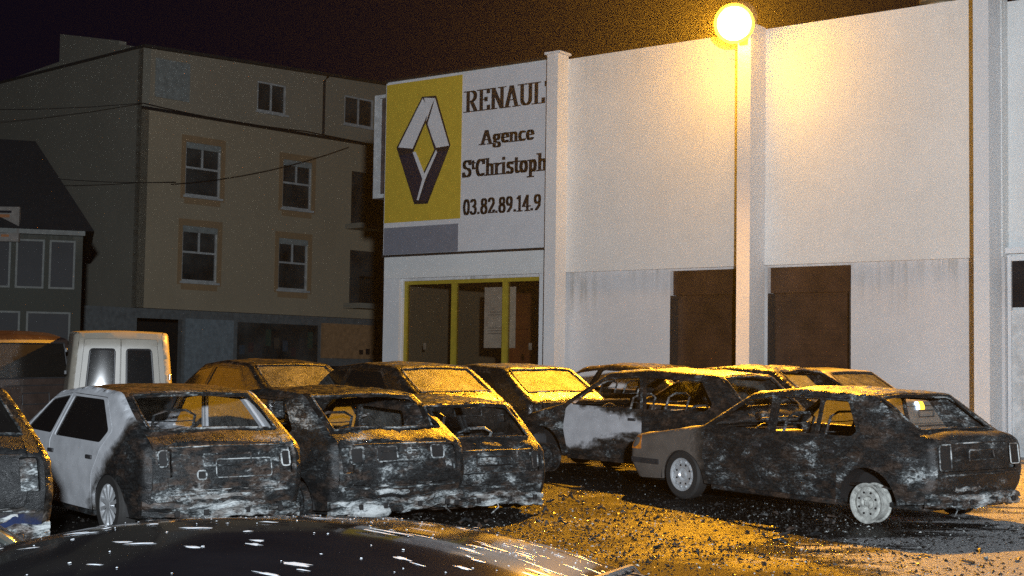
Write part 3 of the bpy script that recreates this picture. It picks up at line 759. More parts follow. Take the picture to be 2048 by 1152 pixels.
# ------------------------------------------------------------------ apartment building
AB = Vector((-12.964, 50.0, 0)); AD = Vector((0.68266, 0.73073, 0)); AN = Vector((0.73073, -0.68266, 0))
def ap(u, o, z): return AB + AD * u + AN * o + Vector((0, 0, z))
def apartment():
    b = empty("apartment_building", ap(6, 0, 0.0)); off = b.location.copy()
    tag(b, "four storey apartment building, orange lamplight put into its facade colour, standing dark behind the car park", "building")
    def fr(u, o, z): return ap(u, o, z) - off
    def fr2(v, o, z): return AB - AN * v - AD * o + Vector((0, 0, z)) - off     # the gable side
    wins = [(1.84, 3.37, 7.64, 9.55), (1.80, 3.32, 4.57, 6.55), (6.19, 7.6, 7.59, 9.44), (6.08, 7.5, 4.5, 6.44)]
    att = [(4.93, 6.28, 11.12, 12.25), (9.17, 10.7, 11.2, 12.35)]
    holes = [rect(w[0], w[2], w[1], w[3]) for w in wins]
    flat_wall("facade_wall", rect(0, 3.55, 26, 10.5), holes, fr, .3, M_LAMP_TINT, b)
    flat_wall("attic_wall", [(0.0, 10.501), (26, 10.501), (26, 13.6), (12.5, 13.1), (-0.95, 12.58)][0:4] + [(0, 12.62)], [rect(a, c, d, e) for a, d, c, e in att], lambda u, o, z: fr(u, o - .02, z), .3, plaster("attic_render", (0.40, 0.34, 0.25), .3, 13), b)
    mb = MB()
    P = [(0.0, 3.55), (0, 12.62), (1.6, 12.97), (1.61, 13.1), (5.7, 13.95), (5.7, 12.9), (16, 12.4), (16, 3.55)]
    n = len(P); mb.add([fr2(v, 0, z) for v, z in P] + [fr2(v, -.3, z) for v, z in P], [tuple(range(n)), tuple(range(n, 2 * n))] + [(k, (k + 1) % n, n + (k + 1) % n, n + k) for k in range(n)])
    mb.build("gable_wall", M_GREY, b, smooth=False)  # weaker light on the gable is put into its greyer colour
    mb = MB(); fbox(mb, fr, -.02, 26, .002, .10, 10.46, 10.56); mb.build("cornice", M_BLACKMETAL, b, smooth=False)
    mb = MB(); P = [(-.05, 12.62), (26, 13.62), (26, 13.72), (-.05, 12.72)]; mb.add([fr(u, .15, z) for u, z in P] + [fr(u, -14, z) for u, z in P], [(0, 1, 2, 3), (7, 6, 5, 4), (0, 4, 5, 1), (3, 2, 6, 7), (0, 3, 7, 4), (1, 5, 6, 2)]); mb.build("roof", M_ROOF, b, smooth=False)
    mb = MB(); mb.tube([fr(8.05, .08, 10.6), fr(8.05, .08, 12.7), fr(8.2, .1, 12.9)], .05, 8); mb.build("downpipe", M_BLACKMETAL, b)
    shut = simple("grey_shutter", (0.30, 0.32, 0.30), .6)
    def window(a, c, z0, z1, trans=True, shutter=0.0):
        mb = MB(); t = .07
        fbox(mb, fr, a, a + t, -.14, -.05, z0, z1); fbox(mb, fr, c - t, c, -.14, -.05, z0, z1); fbox(mb, fr, a + t, c - t, -.14, -.05, z1 - t, z1); fbox(mb, fr, a + t, c - t, -.14, -.05, z0, z0 + t)
        m = (a + c) / 2
        if trans:
            zm = z0 + (z1 - z0) * .53; fbox(mb, fr, a + t, c - t, -.135, -.055, zm - t / 2, zm + t / 2); fbox(mb, fr, m - t / 2, m + t / 2, -.13, -.06, zm + t / 2, z1 - t)
        else: fbox(mb, fr, m - t / 2, m + t / 2, -.13, -.06, z0 + t, z1 - t)
        w = mb.build("window", M_FRAME_G, b, smooth=False)
        mb = MB(); fbox(mb, fr, a + .02, c - .02, -.12, -.10, z0 + .02, z1 - .02); mb.build("pane", M_PANE_FAR, w, smooth=False)
        mb = MB(); fbox(mb, fr, a - .08, c + .08, .0025, .08, z0 - .08, z0 - .002); mb.build("sill", M_FRAME_G, w, smooth=False)
        if trans:
            s = .17; mb = MB(); zt2 = z1 + .24
            fbox(mb, fr, a - s, a - .003, .003, .03, z0 - .12, zt2); fbox(mb, fr, c + .003, c + s, .003, .03, z0 - .12, zt2); fbox(mb, fr, a - .002, c + .002, .003, .03, z1 + .003, zt2); fbox(mb, fr, a - .002, c + .002, .003, .03, z0 - .3, z0 - .085)
            mb.build("surround", M_TRIM, w, smooth=False)
            mb = MB(); fbox(mb, fr, a + .02, c - .02, -.04, -.002, z1 - .22, z1 - .002); mb.build("shutter_box", shut, w, smooth=False)
    for w in wins: window(w[0], w[1], w[2], w[3])
    for w in att: window(w[0], w[1], w[2], w[3], False)
    mb = MB(); fbox(mb, fr, .5, 1.92, -.018, .03, 10.97, 12.35); mb.build("closed_shutter", shut, b, smooth=False)
    for u0, u1 in ((4.7, 4.9), (6.31, 6.5)): pass
    # balconies near the garage corner
    for z in (7.26, 4.13):
        mb = MB(); fbox(mb, fr, 9.3, 13.6, .003, 1.0, z - .22, z - .02); s = mb.build("balcony", M_GREY, b, smooth=False)
        mb = MB()
        for k in range(40): mb.tube([fr(9.34 + k * .107, .97, z - .02), fr(9.34 + k * .107, .97, z + .98)], .012, 4)
        mb.tube([fr(9.3, .97, z + 1), fr(13.6, .97, z + 1)], .025, 6); mb.build("railing", M_BLACKMETAL, s)
        mb = MB(); fbox(mb, fr, 9.6, 11.6, .004, .04, z, z + 2.1); mb.build("french_window", M_PANE_FAR, s, smooth=False)
        for k in range(6):
            mb = MB(); fbox(mb, fr, 9.65 + k * .33, 9.9 + k * .33, .041, .06, z + .1, z + 2.0)
        mb.build("shutter_leaf", shut, s, smooth=False)
    # ground floor shops
    flat_wall("shopfront_wall", rect(-4.2, 0.0, 26, 3.54), [rect(0.15, 0.2, 2.0, 3.2), rect(4.4, 0.5, 8.3, 3.2)], lambda u, o, z: fr(u, o - .15, z), .25, simple("shop_plaster", (0.16, 0.17, 0.17), .7), b)
    mb = MB(); fbox(mb, fr, -4.2, 26, -3.2, -3.0, 0, 3.5); mb.build("shop_back_wall", M_DARK, b, smooth=False)
    mb = MB(); fbox(mb, fr, 2.12, 4.2, -.148, -.10, .2, 3.25); mb.build("shop_shutter", simple("blue_grey_shutter", (0.24, 0.28, 0.30), .6), b, smooth=False)
    mb = MB(); fbox(mb, fr, 4.4, 8.3, -.30, -.28, .5, 3.2); sw = mb.build("shop_window", M_PANE_FAR, b, smooth=False)
    r = random.Random(4)
    cols = [(.06, .08, .1), (.08, .05, .05), (.07, .07, .07), (.05, .08, .06), (.1, .08, .06)]
    for k in range(9):
        u = 4.6 + k * .4; z = 2.1 + r.uniform(-.2, .3)
        mb = MB(); fbox(mb, fr, u, u + .24, -.279, -.27, z, z + r.uniform(.3, .7)); mb.build("window_display", simple("display_%d" % (k % 5), cols[k % 5], .5), sw, smooth=False)
    mb = MB(); fbox(mb, fr, 8.35, 13.5, -.148, -.02, 1.95, 3.3); bd = mb.build("shop_fascia", simple("fascia_orange", (0.42, 0.24, 0.12), .6), b, smooth=False)
    for k in range(6):
        mb = MB(); u = 10.2 + k * .35; fbox(mb, fr, u, u + .2, -.0195, -.012, 2.12, 2.3 + .06 * (k % 2)); mb.build("worn_letter", M_INK, bd, smooth=False)
    mb = MB(); fbox(mb, fr, 4.4, 13.5, -.1, .5, 1.55, 1.65); mb.build("awning_rail", M_BLACKMETAL, b, smooth=False)
apartment()

def house():
    h = empty("corner_house", (-12.6, 38, 0.4)); off = h.location.copy()
    tag(h, "low house with a steep dark roof and large windows at the left edge", "house")
    def fr(u, o, z): return Vector((-11.3 + u * .956 + o * .292, 38 + u * .292 - o * .956, z)) - off
    flat_wall("front_wall", rect(-9, 0, 0.0, 5.02), [rect(-2.9, 3.5, -1.78, 4.78), rect(-1.66, 3.5, -.95, 4.78), rect(-.83, 3.5, -.18, 4.78), rect(-4.5, 3.5, -3.05, 4.78), rect(-2.9, 1.0, -1.5, 2.9), rect(-1.35, 1.0, -.25, 2.9), rect(-4.5, 1.0, -3.05, 2.9)], fr, .25, M_HOUSE, h)
    mb = MB(); fbox(mb, fr, -9, 0, -9, -8.8, 0, 5); fbox(mb, fr, -.2, 0, -8.8, -.251, 0, 5); mb.build("rear_wall", M_HOUSE, h, smooth=False)
    for a, c, z0, z1 in ((-2.9, -1.78, 3.5, 4.78), (-1.66, -.95, 3.5, 4.78), (-.83, -.18, 3.5, 4.78), (-4.5, -3.05, 3.5, 4.78), (-2.9, -1.5, 1, 2.9), (-1.35, -.25, 1, 2.9), (-4.5, -3.05, 1, 2.9)):
        mb = MB(); fbox(mb, fr, a, a + .05, -.1, -.03, z0, z1); fbox(mb, fr, c - .05, c, -.1, -.03, z0, z1); fbox(mb, fr, a + .05, c - .05, -.1, -.03, z1 - .05, z1); fbox(mb, fr, a + .05, c - .05, -.1, -.03, z0, z0 + .05)
        w = mb.build("window", M_FRAME_H, h, smooth=False)
        mb = MB(); fbox(mb, fr, a + .01, c - .01, -.09, -.07, z0 + .01, z1 - .01); mb.build("pane", M_PANE_DARK, w, smooth=False)
    mb = MB(); fbox(mb, fr, -9, .05, .002, .25, 4.9, 5.02); mb.build("eaves_board", M_FRAME_H, h, smooth=False)
    mb = MB(); P = [(-9, 5.02), (.28, 5.02), (-1.3, 7.53), (-9, 7.53)]
    mb.add([fr(u, .3, z) for u, z in P[:2]] + [fr(P[2][0], -1.2, 7.53), fr(-9, -1.2, 7.53)] + [fr(.28, -9.2, 5.02), fr(-9, -9.2, 5.02), fr(-1.3, -7.8, 7.53), fr(-9, -7.8, 7.53)],
           [(0, 1, 2, 3), (1, 4, 6, 2), (4, 5, 7, 6), (5, 0, 3, 7), (3, 2, 6, 7), (0, 5, 4, 1)])
    mb.build("roof", simple("dark_slate_roof", (0.012, 0.013, 0.016), .8, bmp=.4), h, smooth=False)
    s = empty("house_sign", (-13.3, 37.4, 4.7)); off2 = s.location.copy()
    tag(s, "pale square sign with worn orange marks on the dark roofed house", "sign")
    def fr3(u, o, z): return Vector((u, 37.4 - o, z)) - off2
    mb = MB(); fbox(mb, fr3, -14.6, -12.75, 0, .12, 4.68, 5.58); mb.build("panel", simple("pale_panel", (.22, .20, .18), .5), s, smooth=False)
    mb = MB()
    for (a, z, w, hh) in ((-13.35, 5.3, .35, .08), (-13.3, 5.12, .25, .07), (-13.45, 4.95, .4, .1), (-13.2, 4.8, .2, .06)): fbox(mb, fr3, a, a + w, .121, .125, z, z + hh)
    mb.build("orange_mark", simple("orange_mark", (.35, .14, .05), .5), s, smooth=False)
    mb = MB(); fbox(mb, fr3, -13.3, -13.0, .126, .13, 5.02, 5.1); fbox(mb, fr3, -13.5, -12.95, .126, .13, 5.42, 5.48); mb.build("dark_mark", M_INK, s, smooth=False)
house()

def cables():
    g = "cables strung in front of the apartment building"
    def cab(pts, lab, sag=.0, r=.014):
        mb = MB(); P = []
        for (a, b2) in zip(pts[:-1], pts[1:]):
            for k in range(9):
                t = k / 8; p = Vector(a).lerp(Vector(b2), t); p.z -= sag * 4 * t * (1 - t); P.append(p)
        tag(mb.tube(P, r, 6).build("overhead_cable", M_BLACKMETAL, None), lab, "cable", g)
    cab([(-26, 44, 10.0), ap(-.1, .25, 10.62)], "sagging cable reaching the ochre building's corner from the left", .5)
    cab([ap(-.1, .25, 10.62), ap(7, .3, 10.58), ap(20, .3, 10.6)], "thick cable clipped along the apartment facade above the upper windows", .1)
    cab([ap(1.2, .4, 8.0) , Vector((-20, 46, 8.3))], "slack cable crossing the grey gable at mid height", .35)
    cab([ap(1.0, .4, 7.9), ap(9, .5, 10.2)], "thin cable rising across the apartment facade between the windows", .25, .012)
cables()

# ------------------------------------------------------------------ cars
M_WFROST = [frosted("frosted_glass_%d" % k, k * 3.3) for k in range(3)]
M_CARGLASS = glassy("car_glass", 0.0, alpha=0.45)
M_SOOTGLASS = glassy("sooty_glass", 0.35, tint=(0.012, 0.011, 0.01), alpha=0.75, rough=0.15)
M_INT = simple("car_interior", (0.02, 0.019, 0.018), 0.85, bmp=.4)

PROF = {
 'hatch': dict(w=1.68, wb=2.54, belt=.90, prof=[(1.96, .24), (2.05, .44), (2.03, .62), (1.93, .73), (.98, .94), (.28, 1.335), (-.35, 1.40), (-1.12, 1.365), (-1.74, 1.00), (-1.88, .93), (-1.94, .62), (-1.90, .46), (-1.86, .30)],
   doors=[[(.86, .25), (.93, .62), (.90, .90), (.36, 1.27), (-.10, 1.33), (.12, .90), (.12, .25)], [(.12, .25), (.12, .90), (-.10, 1.33), (-.93, 1.315), (-1.24, 1.03), (-1.10, .86), (-.94, .62), (-.88, .25)]],
   wins=[[(.80, .95), (.38, 1.235), (-.03, 1.285), (.16, .945)], [(.04, .93), (-.15, 1.285), (-.86, 1.275), (-1.14, 1.02), (-1.04, .925)]], divs=[]),
 'small': dict(w=1.56, wb=2.40, belt=.88, prof=[(1.66, .24), (1.74, .42), (1.72, .60), (1.64, .72), (.92, .92), (.30, 1.34), (-.3, 1.39), (-1.22, 1.35), (-1.62, .94), (-1.70, .88), (-1.76, .60), (-1.74, .44), (-1.70, .30)],
   doors=[[(.80, .25), (.86, .6), (.84, .88), (.34, 1.28), (-.22, 1.325), (-.32, .88), (-.34, .25)]],
   wins=[[(.76, .925), (.34, 1.235), (-.17, 1.28), (-.26, .915)], [(-.36, .915), (-.28, 1.28), (-1.04, 1.255), (-1.22, 1.0), (-1.16, .93)]], divs=[]),
 'lift': dict(w=1.68, wb=2.62, belt=.92, prof=[(2.14, .26), (2.25, .44), (2.23, .64), (2.14, .77), (1.02, .93), (.34, 1.33), (-.30, 1.40), (-1.26, 1.365), (-1.84, .99), (-1.97, .98), (-2.06, .93), (-2.09, .62), (-2.06, .46), (-1.98, .32)],
   doors=[[(.90, .25), (.96, .62), (.94, .92), (.44, 1.26), (.0, 1.325), (-.02, .92), (-.02, .25)], [(-.02, .25), (-.02, .92), (.0, 1.325), (-1.03, 1.315), (-1.22, .98), (-1.12, .8), (-.96, .62), (-.92, .25)]],
   wins=[[(.82, .965), (.46, 1.22), (.05, 1.28), (.04, .955)], [(-.08, .95), (-.06, 1.285), (-.62, 1.285), (-.62, .95)], [(-.67, .95), (-.67, 1.282), (-.98, 1.275), (-1.15, .99), (-1.11, .95)]], divs=[]),
 'sedan': dict(w=1.68, wb=2.6, belt=.92, prof=[(2.04, .26), (2.14, .44), (2.12, .62), (2.02, .74), (1.02, .94), (.36, 1.33), (-.2, 1.395), (-.78, 1.365), (-1.32, 1.02), (-2.08, .98), (-2.16, .90), (-2.20, .60), (-2.16, .44), (-2.08, .30)],
   doors=[[(.90, .25), (.96, .62), (.94, .92), (.44, 1.26), (.0, 1.325), (-.02, .92), (-.02, .25)], [(-.02, .25), (-.02, .92), (.0, 1.325), (-.66, 1.30), (-1.02, .98), (-1.0, .8), (-.95, .62), (-.92, .25)]],
   wins=[[(.82, .965), (.46, 1.22), (.05, 1.28), (.04, .955)], [(-.08, .95), (-.06, 1.28), (-.58, 1.262), (-.90, .99), (-.86, .95)]], divs=[]),
 'van': dict(w=1.62, wb=2.58, belt=1.02, tum=.10, prof=[(1.72, .26), (1.80, .44), (1.78, .62), (1.68, .76), (1.00, .98), (.42, 1.48), (.10, 1.60), (-.02, 1.78), (-.35, 1.84), (-1.95, 1.83), (-2.03, 1.70), (-2.08, 1.02), (-2.09, .60), (-2.06, .46), (-2.02, .32)],
   doors=[[(.80, .25), (.90, .62), (.90, .94), (.46, 1.40), (.02, 1.44), (-.12, .9), (-.12, .25)]],
   wins=[[(.80, 1.0), (.46, 1.35), (.04, 1.385), (-.06, 1.0)]], divs=[]),
 'minibus': dict(w=1.80, wb=2.7, belt=1.05, tum=.10, prof=[(2.1, .30), (2.2, .5), (2.18, .75), (2.02, .95), (1.75, 1.10), (1.22, 1.82), (.8, 1.93), (-1.8, 1.93), (-2.2, 1.84), (-2.28, 1.2), (-2.30, .7), (-2.28, .48), (-2.2, .34)],
   doors=[[(1.70, .35), (1.75, 1.02), (1.22, 1.70), (.72, 1.72), (.62, 1.0), (.62, .35)]],
   wins=[[(1.55, 1.1), (1.18, 1.62), (.80, 1.64), (.74, 1.1)], [(.55, 1.15), (.55, 1.62), (-.55, 1.62), (-.55, 1.15)], [(-.68, 1.15), (-.68, 1.62), (-1.95, 1.62), (-1.95, 1.15)]], divs=[]),
}
PROF['narrow_hatch'] = dict(PROF['hatch'], w=1.54)
class Surf:
    def __init__(s, sp, dent, seed, sx=1.0, sz=1.0, crown=.022):
        s.sx, s.sz = sx, sz; s.crown = crown; s.rr = .045 if crown < .05 else .07
        s.P = np.array([(x * sx, z * sz) for x, z in sp['prof']], float); s.w = sp['w']; s.belt = sp['belt'] * sz; s.tum = sp.get('tum', .30)
        s.ph = np.random.RandomState(seed).uniform(0, 6.28, 12); s.dent = dent
        d = np.linalg.norm(np.diff(s.P, axis=0), axis=1); s.S = np.concatenate([[0], np.cumsum(d)]); s.L = s.S[-1]
        ss = np.linspace(0, s.L, 150); s.out = s.pos(ss)
        s.xf = s.P[:, 0].max(); s.xr = -s.P[:, 0].min()
    def k2s(s, k): return float(np.interp(k, np.arange(len(s.S)), s.S))
    def pos(s, q):
        q = np.asarray(q, float); acc = np.zeros(q.shape + (2,))
        for dlt in np.linspace(-.036, .036, 7):
            t = q + dlt
            # extend ends linearly so that the curve still begins and ends at its end points
            x = np.interp(t, s.S, s.P[:, 0]); z = np.interp(t, s.S, s.P[:, 1])
            for e0, e1, m in ((0, 1, t < 0), (-1, -2, t > s.L)):
                dv = (s.P[e0] - s.P[e1]) / np.linalg.norm(s.P[e0] - s.P[e1]); ov = np.where(t < 0, -t, t - s.L)
                x = np.where(m, s.P[e0][0] + dv[0] * ov, x); z = np.where(m, s.P[e0][1] + dv[1] * ov, z)
            acc += np.stack([x, z], -1)
        return acc / 7
    def dist(s, x, z):
        A = s.out[:-1]; B = s.out[1:]; P = np.stack([x, z], -1)[:, None, :]
        AB_ = B - A; t = np.clip(((P - A) * AB_).sum(-1) / ((AB_ ** 2).sum(-1) + 1e-12), 0, 1)
        return np.sqrt((((A + AB_ * t[..., None]) - P) ** 2).sum(-1)).min(1)
    def base(s, x, z):
        lo = np.minimum(z, s.belt)
        y = s.w / 2 - .040 * ((lo - .62) / .35) ** 2
        y = y - s.tum * np.maximum(z - s.belt, 0)
        y = y - .07 * np.clip((x - .6) / (s.xf - .6), 0, 1) ** 2 - .075 * np.clip((-x - .9) / (s.xr - .9), 0, 1) ** 2
        # shoulder crease under the windows
        y = y + .010 * np.exp(-((z - (s.belt - .05)) / .025) ** 2) - .006 * np.exp(-((z - .56) / .02) ** 2)
        return y
    def rad(s, x): return s.rr + s.rr * .6 * np.clip((np.abs(x) - 1.4) / .6, 0, 1)
    def wob(s, x, z, sd):
        p = s.ph
        return s.dent * (np.sin(5 * x + p[0] + sd) * np.sin(6 * z + p[1]) + .6 * np.sin(13 * x + p[2] + 2 * sd) * np.sin(11 * z + p[3]) + .35 * np.sin(29 * x + p[4]) * np.sin(25 * z + p[5] + sd) + .18 * np.sin(47 * x + p[6] + 3 * z) * np.sin(41 * z + p[7]))
    def side(s, x, z, sd=1, off=0.0):
        x = np.asarray(x, float); z = np.asarray(z, float); r = s.rad(x); d = np.clip(s.dist(x, z), 0, r)
        y = s.base(x, z) - r * (1 - np.sqrt(np.clip(1 - (1 - d / r) ** 2, 0, 1)))
        y = y + off + s.wob(x, z, sd) * np.clip(d / .08, 0, 1)
        return np.stack([x, y * sd, z], -1)
    def top(s, q, t, off=0.0):
        q = np.asarray(q, float); t = np.asarray(t, float)
        P = s.pos(q); e = .01; T = s.pos(q + e) - s.pos(q - e); T /= np.linalg.norm(T, axis=-1)[..., None]
        nrm = np.stack([-T[..., 1], T[..., 0]], -1) * -1.0        # outward for this winding
        ye = s.base(P[..., 0], P[..., 1]) - s.rad(P[..., 0])
        c = s.crown * (1 - np.abs(t) ** 2.2) + off + s.wob(q * 1.3, t * .8, 3) * 1.4 * np.clip((1 - np.abs(t)) * 8, 0, 1)
        X = P[..., 0] + nrm[..., 0] * c; Z = P[..., 1] + nrm[..., 1] * c
        return np.stack([X, ye * t, Z], -1)

def wheel(parent, x, y, z, kind, sd, tyre=True, R=.285, spin=0.0, axis_tilt=0.0):
    w = empty("wheel", (x, y, z)); w.parent = parent; w.rotation_euler = (axis_tilt, 0, 0)
    wd = .085
    if tyre:
        mb = MB(); mb.lathe([(.19, -wd), (R - .03, -wd), (R - .005, -wd * .75), (R, -wd * .3), (R, wd * .3), (R - .005, wd * .75), (R - .03, wd), (.19, wd), (.185, 0)], 'y', n=36, close=True)
        mb.build("tyre", M_RUBBER, w)
    mt = M_ASHWHEEL if kind == 'ash' else (M_ALLOY if kind in ('cap', 'spokes') else burnt_wheel)
    rr = .195 if tyre else .20
    mb = MB(); s = sd
    mb.lathe([(rr, -wd * .9), (rr, -wd * .8), (rr - .02, -wd * .7), (rr - .02, wd * .7), (rr, wd * .8), (rr + .004, wd * .92), (rr - .008, wd * .92), (rr - .03, wd * .72), (rr - .034, -wd * .7)], 'y', n=32, close=True)
    h = s * wd
    if kind == 'spokes':
        mb.lathe([(.001, h * .95), (.035, h * .95), (.045, h * .8), (.05, h * .5)], 'y', n=20)
        for k in range(12):
            a = 2 * math.pi * k / 12 + spin; e1 = Vector((math.sin(a), 0, math.cos(a))); e2 = Vector((math.cos(a), 0, -math.sin(a)))
            mb.prism([(.035, -.010), (.175, -.018), (.175, .018), (.035, .010)], (0, h * .7, 0), e1, e2, (0, s, 0), .02)
    else:
        mb.lathe([(.001, h * .75), (.03, h * .75), (.034, h * .5), (.06, h * .45), (.075, h * .66), (.10, h * .62), (.13, h * .72), (.165, h * .55), (rr - .02, h * .66)], 'y', n=32)
        for k in range(12 if kind == 'cap' else 4):
            a = 2 * math.pi * k / (12 if kind == 'cap' else 4) + spin
            q = .148 if kind == 'cap' else .052
            mb.lathe([(.001, h * .80), (.010, h * .80), (.012, h * .5)], 'y', c=(q * math.sin(a), 0, q * math.cos(a)), n=8)
    mb.build("rim", mt, w)
    if kind == 'spokes':
        mb = MB(); mb.lathe([(.001, h * .25), (.17, h * .2)], 'y', n=24); mb.build("brake_disc", M_DARK, w)
    else:
        mb = MB()
        for k in range(8):
            a = 2 * math.pi * (k + .5) / 8; mb.lathe([(.001, h * .735), (.012, h * .735), (.013, h * .4)], 'y', c=(.112 * math.sin(a), 0, .112 * math.cos(a)), n=8)
        mb.build("vent_hole", M_DARK, w)
    return w
burnt_wheel = burnt("burnt_wheel", 21, 0.7, 0.5)

def seats(parent, sp, burned, mat):
    if burned:
        spots = [(.15, .36), (.15, -.36), (-.75, .34), (-.75, -.34)]
        for x, y in spots:
            mb = MB(); w = .22; lean = .22; hb = .62 if x > 0 else .5
            mb.tube([(x, y - w, .45), (x - lean, y - w, .45 + hb), (x - lean - .02, y - w * .5, .5 + hb), (x - lean - .02, y + w * .5, .5 + hb), (x - lean, y + w, .45 + hb), (x, y + w, .45)], .016, 6)
            for k in range(5):
                t = .15 + k * .19; mb.tube([(x - lean * t, y - w, .45 + hb * t), (x - lean * t + .02, y, .44 + hb * t), (x - lean * t, y + w, .45 + hb * t)], .006, 4)
            mb.tube([(x, y - w, .45), (x + .45, y - w, .42), (x + .48, y, .41), (x + .45, y + w, .42), (x, y + w, .45)], .016, 6)
            for k in range(4): mb.tube([(x + .1 * k + .06, y - w, .44), (x + .1 * k + .06, y, .40), (x + .1 * k + .06, y + w, .44)], .006, 4)
            for yy in (-w, w): mb.tube([(x + .1, y + yy, .43), (x + .1, y + yy, .30)], .012, 5); mb.tube([(x + .38, y + yy, .43), (x + .38, y + yy, .30)], .012, 5)
            mb.build("seat_frame", mat, parent)
    else:
        for x, y, w, hb in ((.15, .36, .24, .62), (.15, -.36, .24, .62), (-.78, 0, .6, .5)):
            mb = MB(); mb.box((x, y - w, .32), (x + .5, y + w, .50), .04); 
            b = len(mb.v); mb.box((x - .10, y - w, .48), (x + .05, y + w, .48 + hb), .05)
            for i in range(b, len(mb.v)): p = mb.v[i]; mb.v[i] = (p[0] - (p[2] - .48) * .28, p[1], p[2])
            for yy in ((-.3, .3) if w > .5 else (0,)):
                b = len(mb.v); mb.box((x - .24, y + yy - .11, .5 + hb), (x - .16, y + yy + .11, .66 + hb), .03)
            mb.build("seat", M_SEAT, parent)

